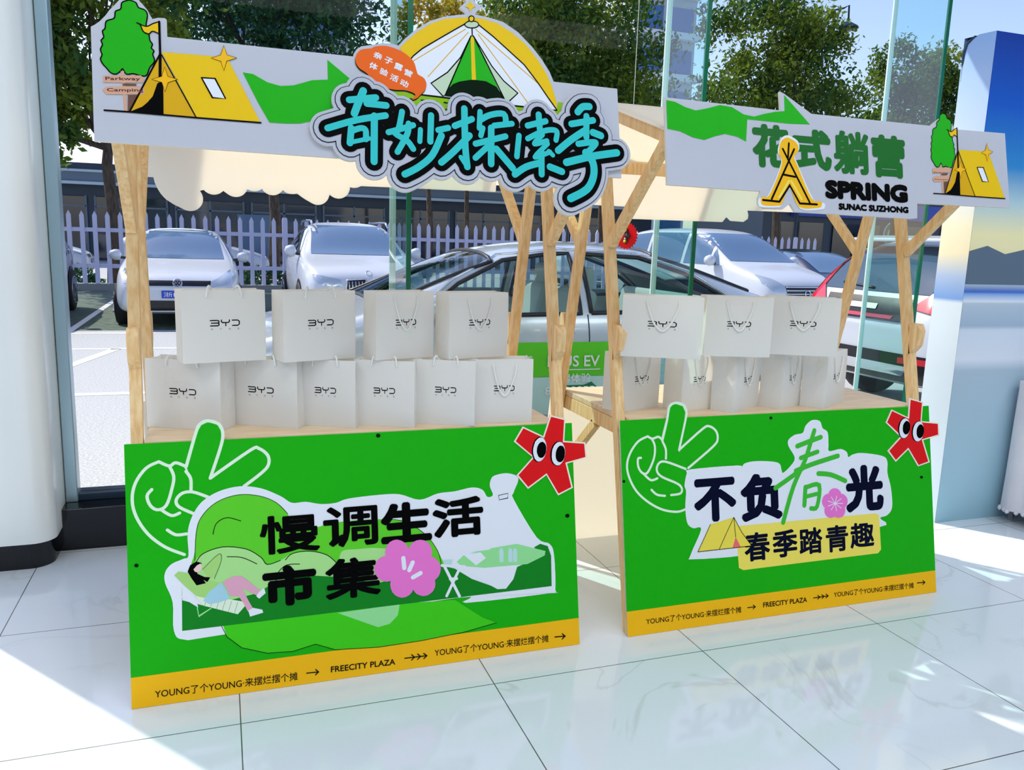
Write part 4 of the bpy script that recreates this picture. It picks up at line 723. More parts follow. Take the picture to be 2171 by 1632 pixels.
# ------------------------------------------------------------------ the two market stalls
YC = 3.05
def make_stall(label, xl, xr, xp0, xp1, panel, sign, sx0):
    xc = (xl + xr) / 2; t = thing('market_stall', label, 'market stall', (xc, YC, 0), 0, 'wooden market stalls')
    X0, X1 = xp0 - xc, xp1 - xc; W = X1 - X0
    for s in (-1, 1):                                   # front (-1) and rear (+1) of the A-frame
        for x in (X0, X1):
            b = MB(); b.bar((x, s * .475, 0), (x, s * .019, 1.94), .036, .040, M['pine']); b.build('post', t, bevel=.002)
            b = MB(); b.bar((x, s * .150, 1.45), (x, s * .535, 1.80), .032, .038, M['pine']); b.build('eave_brace', t, bevel=.002)
            b = MB(); yb, zb_ = s * (.475 - .235 * 1.06 + .022), 1.06
            prof = [(0, -.05), (.040, -.005), (.046, .062), (.030, .088), (-.012, .088)]
            b.prism(prof, lambda q: (x + .018, yb + s * q[0], zb_ + q[1]), lambda q: (x - .018, yb + s * q[0], zb_ + q[1]), M['pine']); b.build('peg_block', t, bevel=.002)
        b = MB(); b.box(((X0 + X1) / 2, s * .535, 1.80), (W + .05, .035, .05), M['pine']); b.build('eave_beam', t, bevel=.002)
        b = MB(); P = [(X0 - .03, 0, 1.992), (X1 + .03, 0, 1.992), (X1 + .03, s * .57, 1.822), (X0 - .03, s * .57, 1.822)]
        b.add(P + [(p[0], p[1], p[2] + .005) for p in P], [(0, 1, 2, 3), (7, 6, 5, 4), (0, 4, 5, 1), (1, 5, 6, 2), (2, 6, 7, 3), (3, 7, 4, 0)], M['fabric']); b.build('canopy_fabric', t)
        for x in (X0, X1):
            b = MB(); b.bar((x, s * .01, 1.965), (x, s * .565, 1.80), .03, .04, M['pine']); b.build('rafter', t, bevel=.002)
    b = MB(); b.box(((X0 + X1) / 2, 0, 1.962), (W + .08, .035, .045), M['pine']); b.build('ridge_beam', t, bevel=.002)
    b = MB(); b.box(((X0 + X1) / 2, 0, .7875), (W - .044, .655, .025), M['tabletop']); b.build('tabletop', t, bevel=.003)
    for x in (X0, X1):
        sx = .035 if x == X0 else -.035
        b = MB(); b.box((x + sx, 0, .745), (.028, .62, .058), M['pine']); b.build('table_rail', t, bevel=.002)
        b = MB(); b.bar((x + sx, -.02, .715), (x + sx, .33, .42), .028, .04, M['pine']); b.build('table_brace', t, bevel=.002)
    # front panel and header sign, then their twins on the window side
    e = bpy.data.objects.new('front_panel', None); link(e, t); e.empty_display_size = .05
    art_parts(ART[panel], face(xl - xc, 2.548 - YC, .001), e)
    h = bpy.data.objects.new('header_sign', None); link(h, t); h.empty_display_size = .05
    art_parts(ART[sign], face(sx0 - xc, 2.4108 - YC, 1.670), h)
    r = bpy.data.objects.new('rear_panel', None); link(r, t); r.rotation_euler = (0, 0, pi); r.empty_display_size = .05
    b = MB(); W2 = xr - xl; put = face(-W2 / 2, 2.548 - YC, .001); b.prism([(0, 0), (W2, 0), (W2, .812), (0, .812)], lambda q: put(q, 0), lambda q: put(q, -.008), M['foam_out'], M['foam']); b.build('board', r)
    r = bpy.data.objects.new('rear_sign', None); link(r, t); r.rotation_euler = (0, 0, pi); r.empty_display_size = .05
    art_parts(ART[sign + '_rear'], face(sx0 - xc, 2.4108 - YC, 1.670), r, M['foam'], 'foam_out')
    return t
make_stall('wooden market stall with teal brush-lettered header and camping-girl green front panel', -.2915, 1.2085, -.258, 1.175, 'PA', 'SA', -.2925)
make_stall('wooden market stall with SPRING header sign and navy-lettered green front panel', 1.405, 2.906, 1.427, 2.872, 'PB', 'SB', 1.382)

# ------------------------------------------------------------------ paper bags
BW, BD, BH = .262, .100, .232
def bag_proto(droop):
    t = thing('paper_bag', 'x', 'paper bag')
    b = MB(); w2 = BW / 2; B = [(-w2, 0), (w2, 0), (w2, BD), (-w2, BD)]
    def ring(z, pin, bow):
        return [(-w2, -bow, z), (-w2 * .33, -bow * 1.6, z), (w2 * .33, -bow * 1.6, z), (w2, -bow, z), (w2 - pin, BD / 2, z), (w2, BD + bow * .5, z), (0, BD + bow, z), (-w2, BD + bow * .5, z), (-w2 + pin, BD / 2, z)]
    zs = [(0, 0, 0), (.055, .001, .001), (.13, .008, .0015), (BH - .03, .016, 0), (BH, .018, -.002)]
    vs = []
    for z, p, w_ in zs: vs += ring(z, p, w_)
    n = 9; fs = [(i * n + k, i * n + (k + 1) % n, (i + 1) * n + (k + 1) % n, (i + 1) * n + k) for i in range(len(zs) - 1) for k in range(n)] + [tuple(range(n))[::-1]]
    b.add(vs, fs, M['bag'])
    o = b.build('body', t); md = o.modifiers.new('paper', 'SOLIDIFY'); md.thickness = .0012; md.offset = -1
    # rope handles
    for y, sgn in ((0, -1), (BD, 1)):
        m_ = MB(); yy = y + sgn * .004
        if droop and sgn < 0: P = [(-.052, yy + .006, BH - .022), (-.052, yy, BH - .022), (-.046, yy - .002, BH - .05), (-.028, yy - .003, BH - .10), (-.006, yy - .004, BH - .128), (.012, yy - .004, BH - .126), (.034, yy - .003, BH - .09), (.05, yy - .002, BH - .045), (.052, yy, BH - .022), (.052, yy + .006, BH - .022)]
        elif sgn < 0: P = [(-.055, yy + .006, BH - .018), (-.055, yy, BH - .018), (-.05, yy + .002, BH + .006), (-.042, yy + .012, BH + .012), (-.02, yy + .045, BH - .02), (.02, yy + .045, BH - .022), (.042, yy + .012, BH + .012), (.05, yy + .002, BH + .006), (.055, yy, BH - .018), (.055, yy + .006, BH - .018)]
        else: P = [(-.05, yy - .010, BH - .02), (-.05, yy - .012, BH - .03), (-.03, yy - .02, BH - .06), (0, yy - .022, BH - .07), (.03, yy - .02, BH - .06), (.05, yy - .012, BH - .03), (.05, yy - .010, BH - .02)]
        m_.tube(catmull(P, False, 4), .0036, M['rope'], 8); m_.build('rope_handle', t)
    # logo: three strokes of letters and four small characters
    m_ = MB(); u = .00052; cx0, cz0 = -.045, .118
    put = lambda q, h: (cx0 + q[0] * u, -.0026 - h, cz0 + q[1] * u)
    cnt = [0]
    def st(pp, hw=3.3): cnt[0] += 1; ribbon_s(pp, hw, cnt[0])
    def ribbon_s(pp, hw, k):
        ribbon(pp, hw, .00002 * k, put, m_, M['black'])
    st([(0, 34), (44, 34), (51, 30), (51, 22), (44, 18), (6, 18)]); st([(44, 18), (51, 14), (51, 5), (44, 1), (0, 1)])
    st([(66, 36), (66, 26), (72, 20), (92, 20)]); st([(92, 0), (92, 20)]); st([(92, 20), (108, 20), (114, 26), (114, 36)])
    st([(132, 34), (164, 34), (174, 27), (174, 8), (164, 1), (132, 1)])
    for i, ch in enumerate('海宁海通'):
        v, f = fit(ch, cx0 + (8 + i * 53) * u, cz0 - 19 * u, 12 * u, 12 * u); m_.add([(q[0], -.0028, q[1]) for q in v], f, M['dim'])
    m_.build('logo', t)
    return t
PD, PF = bag_proto(True), bag_proto(False)
used = set()
def bag(kind, x, y, z, rz, label, group, sx=1, sy=1, tilt=0):
    p = PD if kind == 'd' else PF
    o = p if p not in used else copy_tree(p)
    used.add(p); o.location = (x, y, z); o.rotation_euler = (radians(tilt), 0, radians(rz)); o.scale = (sx, sy, 1); o['label'] = label; o['group'] = group; return o
# x, y of the front face centre, turn, rope, sizes, which one
GL, GR = 'bags on the left stall', 'bags on the right stall'
P_ = 'white bag, '; Q_ = ' on the camping-girl stall'; R_ = ' on the SPRING stall'
for x, y, a, k, sx, sy, l in ((-.124, 2.87, -27, 'f', 1, 1, 'leftmost of the six bottom bags'), (.122, 2.86, -30, 'f', 1, .8, 'second from left of the six bottom bags'), (.331, 2.815, -25, 'f', .8, .8, 'third from left of the six bottom bags'),
                              (.526, 2.775, -22, 'f', .8, .8, 'fourth from left of the six bottom bags'), (.739, 2.755, -22, 'f', .8, .7, 'fifth from left of the six bottom bags'), (.955, 2.75, -4, 'd', .82, .9, 'rightmost of the six bottom bags')):
    bag(k, x, y, .8, a, P_ + l + Q_, GL, sx, sy)
for x, y, a, k, sx, sy, l in ((.012, 2.80, 13, 'f', 1, 1, 'leftmost of the four top bags'), (.315, 2.80, 18, 'f', .98, 1, 'second from left of the four top bags'), (.604, 2.80, 16, 'd', .85, 1, 'third from left of the four top bags'), (.868, 2.79, 14, 'd', .93, 1, 'rightmost of the four top bags')):
    bag(k, x, y, .8 + BH + .002, a, P_ + l + Q_, GL, sx, sy)
for x, y, a, k, sx, sy, l in ((1.572, 2.865, 20, 'd', .85, 1, 'leftmost of the five bottom bags'), (1.806, 2.815, 15, 'd', .72, 1, 'second from left of the five bottom bags'), (2.013, 2.781, 30, 'd', .86, 1, 'middle one of the five bottom bags'),
                              (2.235, 2.785, 25, 'd', .62, 1, 'fourth from left of the five bottom bags'), (2.464, 2.79, 32, 'd', .98, 1, 'rightmost of the five bottom bags')):
    bag(k, x, y, .8, a, P_ + l + R_, GR, sx, sy)
for x, y, a, k, sx, sy, l in ((1.555, 2.70, -27, 'd', 1.14, .9, 'leftmost of the three top bags'), (1.885, 2.69, -17, 'd', 1.0, .9, 'middle one of the three top bags'), (2.185, 2.69, -26, 'd', 1.08, .9, 'rightmost of the three top bags')):
    bag(k, x, y, .8 + BH + .002, a, P_ + l + R_, GR, sx, sy)
# ------------------------------------------------------------------ display wall and table at the right
def ramp_mat(name, stops, axis=2, rough=.6, bump=0):
    m = mat(name, (1, 1, 1), rough, spec=.3); nt = m.node_tree; N = nt.nodes.new; L = nt.links.new; tc = N('ShaderNodeTexCoord'); sp = N('ShaderNodeSeparateXYZ'); L(tc.outputs['Object'], sp.inputs[0])
    mr = N('ShaderNodeMapRange'); mr.inputs[1].default_value = 0; mr.inputs[2].default_value = 2.54; L(sp.outputs[axis], mr.inputs[0]); rp = N('ShaderNodeValToRGB'); L(mr.outputs[0], rp.inputs[0]); e = rp.color_ramp.elements
    while len(e) > 1: e.remove(e[0])
    e[0].position = stops[0][0] / 2.54; e[0].color = (*srgb(*stops[0][1]), 1)
    for z, c in stops[1:]: q = e.new(z / 2.54); q.color = (*srgb(*c), 1)
    L(rp.outputs[0], nt.nodes['Principled BSDF'].inputs['Base Color'])
    if bump:
        nz = N('ShaderNodeTexNoise'); nz.inputs['Scale'].default_value = 90; bp = N('ShaderNodeBump'); bp.inputs['Strength'].default_value = bump; bp.inputs['Distance'].default_value = .004; L(nz.outputs[0], bp.inputs['Height']); L(bp.outputs[0], nt.nodes['Principled BSDF'].inputs['Normal'])
    return m
PRT = [(0, (150, 190, 206)), (.5, (164, 196, 212)), (.84, (176, 198, 214)), (.9, (226, 234, 246)), (1.06, (216, 228, 242)), (1.08, (168, 190, 212)), (1.2, (190, 206, 222)), (1.21, (232, 240, 248)), (1.25, (130, 172, 232)), (1.262, (40, 96, 196)), (1.30, (180, 198, 214)), (1.44, (214, 216, 206)), (1.46, (250, 238, 186)), (1.56, (252, 242, 186)), (1.72, (186, 216, 222)), (1.9, (48, 142, 210)), (2.2, (8, 92, 200)), (2.54, (4, 58, 160))]
M['wrap'] = ramp_mat('printed_sunset_fabric', PRT, bump=.25)
SIDE = [(0, (196, 214, 226)), (.85, (206, 220, 232)), (1.2, (216, 228, 238)), (1.22, (120, 160, 220)), (1.34, (170, 190, 220)), (1.46, (238, 226, 190)), (1.6, (240, 232, 200)), (1.8, (214, 226, 244)), (2.54, (150, 186, 240))]
M['wrapside'] = ramp_mat('printed_sky_fabric_return', SIDE)
t = thing('display_wall', 'tall fabric display wall printed with blue sky, sunset and car', 'display wall', (3.655, 3.27, 0))
b = MB(); b.add([(0, 0, 0), (5.2, 0, 0), (5.2, 0, 2.545), (0, 0, 2.545)], [(0, 1, 2, 3)], M['wrap']); b.add([(0, .19, 0), (5.2, .19, 0), (5.2, .19, 2.545), (0, .19, 2.545)], [(3, 2, 1, 0)], M['wrapside'])
b.add([(0, 0, 2.545), (5.2, 0, 2.545), (5.2, .19, 2.545), (0, .19, 2.545)], [(0, 1, 2, 3)], M['wrap']); b.build('printed_front', t)
b = MB(); n = 12; vs = []
for i in range(n + 1):
    z = 2.545 * i / n; vs += [(-.001, 0, z), (-.012 - .006 * sin(i * 2.1), .09, z), (-.002, .19, z - (.045 if i == n else 0))]
b.add(vs, [q for i in range(n) for q in ((3 * i, 3 * i + 3, 3 * i + 4, 3 * i + 1), (3 * i + 1, 3 * i + 4, 3 * i + 5, 3 * i + 2))], M['wrapside'], True); b.build('side_return', t, label='pale sky-blue fabric side of the wall')
b = MB(); b.tube([(.014, .175, .0), (.006, .182, 2.40), (-.002, .182, 2.47), (-.004, .165, 2.515), (-.002, .12, 2.540)], .009, M['sill']); b.build('frame_pole', t)
b = MB()
for i in range(3): b.box((.31 + .11, -.0015, 2.215 + .05 * i), (.24, .003, .022), M['signwhite'])
b.build('logo', t, label='three white bars of a logo')
# mountains printed low on the horizon and the printed car
b = MB(); b.add([(0, -.001, 1.30), (.0, -.001, 1.47), (.12, -.001, 1.50), (.25, -.001, 1.46), (.40, -.001, 1.49), (.6, -.001, 1.44), (.9, -.001, 1.47), (1.4, -.001, 1.40), (1.4, -.001, 1.30)], [tuple(range(9))], M['fascia2']); b.build('printed_mountains', t)
b = MB(); pc = [(.46, 1.16), (.47, 1.30), (.52, 1.40), (.62, 1.46), (.70, 1.60), (.9, 1.66), (1.5, 1.66), (1.9, 1.48), (2.2, 1.40), (2.3, 1.16)]; b.add([(x, -.002, z) for x, z in pc], [tuple(range(len(pc)))], M['car_print_dark'])
for wx in (.66, 1.95): b.add([(wx + .12 * cos(a * pi / 10), -.003, 1.15 + .15 * sin(a * pi / 10)) for a in range(20)], [tuple(range(20))], M['rubber'])
b.build('printed_car', t)
# table with white skirt
t = thing('skirted_table', 'white skirted table at the right edge beside the blue display wall', 'table', (4.70, 3.09, 0))
b = MB(); b.box((0, 0, .765), (1.22, .28, .03), M['cloth']); b.build('tabletop', t, bevel=.006)
b = MB(); o_ = rrect(-.615, -.145, .615, .145, .02, 3); per = []
for i in range(len(o_)):
    p, q = o_[i], o_[(i + 1) % len(o_)]; l = sqrt((q[0] - p[0]) ** 2 + (q[1] - p[1]) ** 2); k = max(1, int(l / .03)); per += [(p[0] + (q[0] - p[0]) * j / k, p[1] + (q[1] - p[1]) * j / k) for j in range(k)]
n = len(per); vs = []
for z, am in ((.785, 0), (.74, .002), (.5, .012), (.25, .02), (.075, .03)):
    for i, p in enumerate(per): s_ = 1 + am * (1.2 + sin(i * .9) + .5 * sin(i * 2.3)) ; vs.append((p[0] * s_, p[1] * s_, z))
b.add(vs, [(r * n + i, r * n + (i + 1) % n, (r + 1) * n + (i + 1) % n, (r + 1) * n + i) for r in range(4) for i in range(n)], M['cloth'], True); b.build('skirt', t)
b = MB()
for i in range(0, n, 1):
    p = vs[4 * n + i]; b.lathe([(.002, -.012), (.012, -.004), (.012, .006), (.002, .014)], (p[0], p[1], .070), 'z', M['cloth'], 6)
b.build('hem_lace', t)
for x in (-.57, .57):
    for y in (-.11, .11): b = MB(); b.tube([(x, y, 0), (x, y, .75)], .016, M['chrome']); b.build('leg', t)
# red paper ornament on the window
t = thing('paper_ornament', 'round red scalloped paper ornament hanging by the glass', 'ornament', (2.09, 4.07, 1.494), radians(-60))
b = MB(); n = 48; r = [(.068 + .005 * (1 if i % 2 else -1)) for i in range(n)]; b.prism([(r[i] * cos(2 * pi * i / n), r[i] * sin(2 * pi * i / n)) for i in range(n)], lambda p: (p[0], -.004, p[1]), lambda p: (p[0], .004, p[1]), M['red']); b.build('disc', t)
b = MB()
for cx, cz in ((0, .026), (0, -.026), (.012, 0)): b.lathe([(.016, 0), (.016, .004), (.010, .006)], (cx, -.0105, cz), 'y', M['plastic'], 14)
b.build('dark_pattern', t)
b = MB(); b.lathe([(.009, 0), (.007, .004)], (0, -.015, .03), 'y', M['yellow'], 12); b.lathe([(.009, 0), (.007, .004)], (0, -.015, -.03), 'y', M['yellow'], 12); b.build('gold_pattern', t)
b = MB(); b.tube([(0, 0, .07), (0, .0, 2.2)], .0015, M['rope'], 5); b.build('hanging_thread', t)

# ------------------------------------------------------------------ ground outside
b = MB(); b.box((4, 8.6, -.03), (70, 8.65, .06), M['asphalt']); struct(b, 'ground')
b = MB(); b.box((4, 17.1, -.03), (70, 8.4, .06), M['paver']); struct(b, 'pavement')
b = MB(); b.box((4, 31.5, -.03), (90, 20.4, .06), M['asphalt']); struct(b, 'road')
b = MB(); b.box((4, 60, -.06), (200, 40, .06), M['asphalt']); struct(b, 'ground_far')
b = MB(); b.box((4, 21.2, .08), (70, .25, .16), M['kerb']); struct(b, 'kerb')
b = MB()
for x0, y0, x1, y1, w_ in ((-9, 12.55, 14, 12.55, .12), (-9, 10.9, 14, 10.9, .10), (-9, 7.9, .6, 7.9, .12), (-2.0, 12.5, -2.0, 21, .10), (.72, 12.5, .72, 21, .1), (3.45, 12.5, 3.45, 21, .1), (6.2, 12.5, 6.2, 21, .1), (9.6, 12.5, 9.6, 21, .1), (-1.9, 8, -1.2, 10.9, .12), (-4.7, 12.5, -4.7, 21, .1)):
    b.bar((x0, y0, .002), (x1, y1, .002), w_, .004, M['line'], up=(0, 1, 0) if abs(y1 - y0) < .1 else (1, 0, 0))
o = struct(b, 'road_markings')
# picket fence
t = thing('picket_fence', 'white picket fence with pointed slats behind the parked cars', 'fence', (2.5, 21.4, .14), radians(2.5))
n = 84
for i in range(n):
    x = -6.2 + i * .263; b = MB(); tall = i % 12 == 8; w_ = .062 if tall else .048
    o_ = [(-w_, 0), (w_, 0), (w_, 1.56 + .05 * tall), (0 if not tall else w_ * .7, 1.67), (-w_ * .7 if tall else 0, 1.67), (-w_, 1.56 + .05 * tall)]
    if not tall: o_ = [(-w_, 0), (w_, 0), (w_, 1.56), (0, 1.66), (-w_, 1.56)]
    b.prism(o_, lambda p: (x + p[0], -.015 - .02 * tall, p[1]), lambda p: (x + p[0], .015 + .02 * tall, p[1]), M['picket']); b.build('picket', t)
for z in (.42, 1.24): b = MB(); b.box((4.7, .035, z), (22.4, .035, .09), M['picket']); b.build('rail', t)

# ------------------------------------------------------------------ cars
def inside(p, poly):
    c = False; j = len(poly) - 1
    for i in range(len(poly)):
        if (poly[i][1] > p[1]) != (poly[j][1] > p[1]) and p[0] < (poly[j][0] - poly[i][0]) * (p[1] - poly[i][1]) / (poly[j][1] - poly[i][1]) + poly[i][0]: c = not c
        j = i
    return c
AX = {'-y': ((0, -9, 0), (0, 1, 0)), '+y': ((0, 14, 0), (0, -1, 0)), '-x': ((-5, 0, 0), (1, 0, 0)), '+x': ((5, 0, 0), (-1, 0, 0)), '+z': ((0, 0, 5), (0, 0, -1))}
class Car:
    def __init__(s, name, label, cat, stations, paint, levels=2, holes=(), group=None):
        s.t = thing(name, label, cat, group=group); s.paint = paint
        b = MB(); n = 18
        for (y, zb, zbelt, zt, wm, wt) in stations:
            h = [(0, zb), (wm * .8, zb), (wm * .97, zb + .06), (wm, zb + (zbelt - zb) * .45), (wm * .985, zb + (zbelt - zb) * .8), (wm * .955, zbelt), (wt + (wm * .93 - wt) * .3, zbelt + (zt - zbelt) * .72), (wt * .96, zt - min(.03, (zt - zbelt) * .2)), (wt * .55, zt), (0, zt + .012)]
            ring = [(p[0], y, p[1]) for p in h] + [(-p[0], y, p[1]) for p in h[-2:0:-1]]
            b.v += ring
        s.N = N = len(stations); n = len(ring); k = b.mi(paint)
        for i in range(N - 1):
            for j in range(n): b.f.append((i * n + j, i * n + (j + 1) % n, (i + 1) * n + (j + 1) % n, (i + 1) * n + j)); b.m.append(k); b.smooth.append(True)
        for base, rev in ((0, 0), ((N - 1) * n, 1)):      # closing quads across the nose and tail
            for j in range(n // 2):
                q = [base + j, base + (j + 1), base + (n - j - 1) % n, base + (n - j) % n]
                q = list(dict.fromkeys(q))
                if len(q) > 2: b.f.append(tuple(q if rev else q[::-1])); b.m.append(k); b.smooth.append(True)
        o = b.build('shell', None); md = o.modifiers.new('s', 'SUBSURF'); md.levels = levels; md.render_levels = levels
        bpy.context.view_layer.update(); ev = o.evaluated_get(bpy.context.evaluated_depsgraph_get()); me = bpy.data.meshes.new_from_object(ev)
        bpy.data.objects.remove(o)
        s.bvh = BVHTree.FromPolygons([v.co.copy() for v in me.vertices], [tuple(p.vertices) for p in me.polygons])
        if holes:
            bm = bmesh.new(); bm.from_mesh(me); kill = []
            for f in bm.faces:
                c = f.calc_center_median()
                for ax, poly in holes:
                    if ax in ('side', '+x', '-x'):
                        if abs(c.x) > .5 * .9 and inside((c.y, c.z), poly): kill.append(f); break
                    elif ax == '+z' and inside((c.x, c.y), poly) and c.z > .9: kill.append(f); break
            bmesh.ops.delete(bm, geom=kill, context='FACES'); bm.to_mesh(me); bm.free()
        for p in me.polygons: p.use_smooth = True
        s.body = bpy.data.objects.new('body', me); link(s.body, s.t)
    def hit(s, ax, p):
        o, d = Vector(AX[ax][0]), Vector(AX[ax][1])
        if ax[1] == 'y': o.x, o.z = p
        elif ax[1] == 'x': o.y, o.z = p
        else: o.x, o.y = p
        h = s.bvh.ray_cast(o, d)
        return (h[0], h[1]) if h[0] is not None else (None, None)
    def patch(s, name, ax, outlines, m, off=.006, cuts=4, parent=None, mb=None, label=None, rev=False):
        own = mb is None; mb = mb or MB()
        if outlines and not isinstance(outlines[0][0], (tuple, list)): outlines = [outlines]
        for ol in outlines:
            bm = bmesh.new(); vs = [bm.verts.new((p[0], p[1], 0)) for p in ol]; bm.faces.new(vs); bmesh.ops.triangulate(bm, faces=bm.faces[:])
            L = max(max(p[0] for p in ol) - min(p[0] for p in ol), max(p[1] for p in ol) - min(p[1] for p in ol))
            for _ in range(cuts):
                ed = [e for e in bm.edges if e.calc_length() > .09]
                if not ed: break
                bmesh.ops.subdivide_edges(bm, edges=ed, cuts=1); bmesh.ops.triangulate(bm, faces=[f for f in bm.faces if len(f.verts) > 3])
            bm.verts.ensure_lookup_table(); P = []; ok = []
            for v in bm.verts:
                h, nrm = s.hit(ax, (v.co.x, v.co.y)); ok.append(h is not None); P.append(h + (nrm if nrm.dot(Vector(AX[ax][1])) < 0 else -nrm) * off if h is not None else Vector((0, 0, 0)))
            F = [tuple(v.index for v in f.verts) for f in bm.faces if all(ok[v.index] for v in f.verts)]; bm.free()
            mb.add(P, F, m, True)
        if own: return mb.build(name, parent or s.t, label=label)
    def strip(s, name, ax, pts, hw, m, off=.012, parent=None, closed=False, label=None):
        """a thin band following the bodywork"""
        mb = MB(); P = []
        pts = list(pts) + ([pts[0]] if closed else [])
        for a, c in zip(pts[:-1], pts[1:]):
            k = max(1, int(sqrt((a[0] - c[0]) ** 2 + (a[1] - c[1]) ** 2) / .06)); P += [(a[0] + (c[0] - a[0]) * j / k, a[1] + (c[1] - a[1]) * j / k) for j in range(k)]
        P.append(pts[-1]); Q = []
        for p in P:
            h, nn_ = s.hit(ax, p)
            if h is not None: Q.append(h - Vector(AX[ax][1]) * off * .5)
        if len(Q) > 1: mb.tube(Q, hw, m, 6)
        return mb.build(name, parent or s.t, label=label)
    def writing(s, name, ax, body, cx, cz, wd, ht, m, flip=False, off=.014, aw=0, parent=None):
        v, f = fit(body, 0, 0, wd, ht, 0, aw); mb = MB(); P = []
        for q in v:
            h, _n = s.hit(ax, (cx + (-q[0] if flip else q[0]), cz + q[1])); P.append((h if h is not None else Vector((0, 0, 0))) - Vector(AX[ax][1]) * off)
        mb.add(P, f, m); return mb.build(name, parent or s.t)
    def wheels(s, xs, ys, r):
        for y in ys:
            for sx in (-1, 1):
                arch = [(y + (r + .05) * cos(a * pi / 14), r + (r + .05) * sin(a * pi / 14)) for a in range(15)] + [(y - r - .05, .16), (y + r + .05, .16)]
                s.patch('wheel_arch', '+x' if sx > 0 else '-x', arch, M['plastic'], .008, 3)
                b = MB(); x0 = sx * (xs - .09); b.lathe([(r * .62, -.105), (r * .93, -.11), (r, -.08), (r, .08), (r * .93, .11), (r * .62, .105)], (x0, y, r), 'x', M['rubber'], 28); o = b.build('wheel', s.t)
                b = MB(); b.lathe([(r * .64, 0), (r * .60, .02), (r * .50, .012)], (x0 + sx * .105 - (.0 if sx > 0 else .02), y, r), 'x', M['plastic'], 24)
                for k in range(5):
                    a = k * 2 * pi / 5; b.bar((x0 + sx * .118, y, r), (x0 + sx * .118, y + r * .6 * cos(a), r + r * .6 * sin(a)), .06, .03, M['alloy'])
                b.lathe([(r * .66, -.01), (r * .66, .012), (r * .60, .012)], (x0 + sx * .108, y, r), 'x', M['alloy'], 24); b.build('rim', o)
    def mirror(s, x, y, z, big=1.0):
        for sx in (-1, 1):
            b = MB(); b.lathe([(.01, -.09), (.06 * big, -.07), (.085 * big, 0), (.08 * big, .06), (.02, .09)], (sx * (x + .09), y, z), 'x', s.paint, 12); o = b.build('side_mirror', s.t)
            b = MB(); b.bar((sx * (x - .06), y + .03, z - .05), (sx * (x + .06), y + .02, z - .03), .05, .04, M['plastic'], up=(0, 1, 0)); b.build('mirror_foot', o)
def sides(c, name, outlines, m, **k):
    for ax in ('-x', '+x'):
        for ol in outlines: c.patch(name, ax, ol, m, **k)
def rng(cx, cz, rx, rz_, n=20): return [(cx + rx * cos(2 * pi * i / n), cz + rz_ * sin(2 * pi * i / n)) for i in range(n)]
# white hatchback, nose to the window
HATCH = [(0.0, .32, .50, .58, .66, .55), (.05, .24, .58, .70, .76, .64), (.22, .20, .68, .80, .85, .72), (.65, .20, .82, .92, .89, .76), (1.05, .20, .90, .985, .89, .74), (1.42, .20, .93, 1.20, .89, .66), (1.82, .20, .94, 1.42, .89, .60), (2.3, .20, .95, 1.475, .89, .57), (3.2, .20, .98, 1.45, .89, .56), (3.75, .22, .99, 1.30, .86, .56), (4.05, .26, .95, 1.02, .80, .60), (4.18, .34, .80, .86, .72, .6)]
def hatch(label, paint, group=None):
    c = Car('hatchback_car', label, 'car', HATCH, paint, group=group)
    c.patch('windscreen', '-y', [(-.66, 1.0), (.66, 1.0), (.56, 1.41), (-.56, 1.41)], M['carglass']); c.patch('rear_window', '+y', [(-.58, 1.02), (.58, 1.02), (.48, 1.36), (-.48, 1.36)], M['carglass_dark'])
    sides(c, 'side_window', [[(1.35, .98), (1.95, 1.34), (2.4, 1.40), (2.4, 1.0)], [(2.46, 1.0), (2.46, 1.40), (3.2, 1.37), (3.45, 1.04)]], M['carglass_dark'])
    c.patch('sunroof', '+z', [(-.42, 2.0), (.42, 2.0), (.42, 2.9), (-.42, 2.9)], M['carglass_dark'], .004)
    for sx in (-1, 1): c.patch('headlamp', '-y', [(sx * .46, .62), (sx * .72, .66), (sx * .80, .80), (sx * .74, .86), (sx * .55, .74), (sx * .46, .69)], M['lamp'])
    c.patch('upper_grille', '-y', [(-.45, .63), (.45, .63), (.46, .705), (-.46, .705)], M['plastic']); c.patch('lower_grille', '-y', [(-.50, .28), (.50, .28), (.44, .42), (-.44, .42)], M['plastic'], .01)
    c.strip('bumper_crease', '-y', [(-.6, .262), (.6, .262)], .012, M['chrome'])
    p = c.patch('number_plate', '-y', [(-.22, .455), (.22, .455), (.22, .565), (-.22, .565)], M['plate'], .012)
    c.writing('plate_writing', '-y', '浙F', -.10, .51, .18, .07, M['signwhite'], parent=p, off=.022)
    c.strip('emblem', '-y', rng(0, .672, .062, .062), .007, M['chrome'], .02, closed=True); e = c.t.children[-1]
    c.strip('emblem_letters', '-y', [(-.045, .71), (-.02, .665), (0, .70), (.02, .665), (.045, .71)], .005, M['chrome'], .02, parent=e); c.strip('emblem_letters', '-y', [(-.05, .672), (-.022, .622), (0, .655), (.022, .622), (.05, .672)], .005, M['chrome'], .02, parent=e)
    c.wheels(.89, (.82, 3.4), .31); c.mirror(.86, 1.35, 1.03); return c
c = hatch('white hatchback facing the window behind the girl-panel stall, blue plate', M['car_white']); c.t.location = (-.58, 13.0, 0)
HC = c
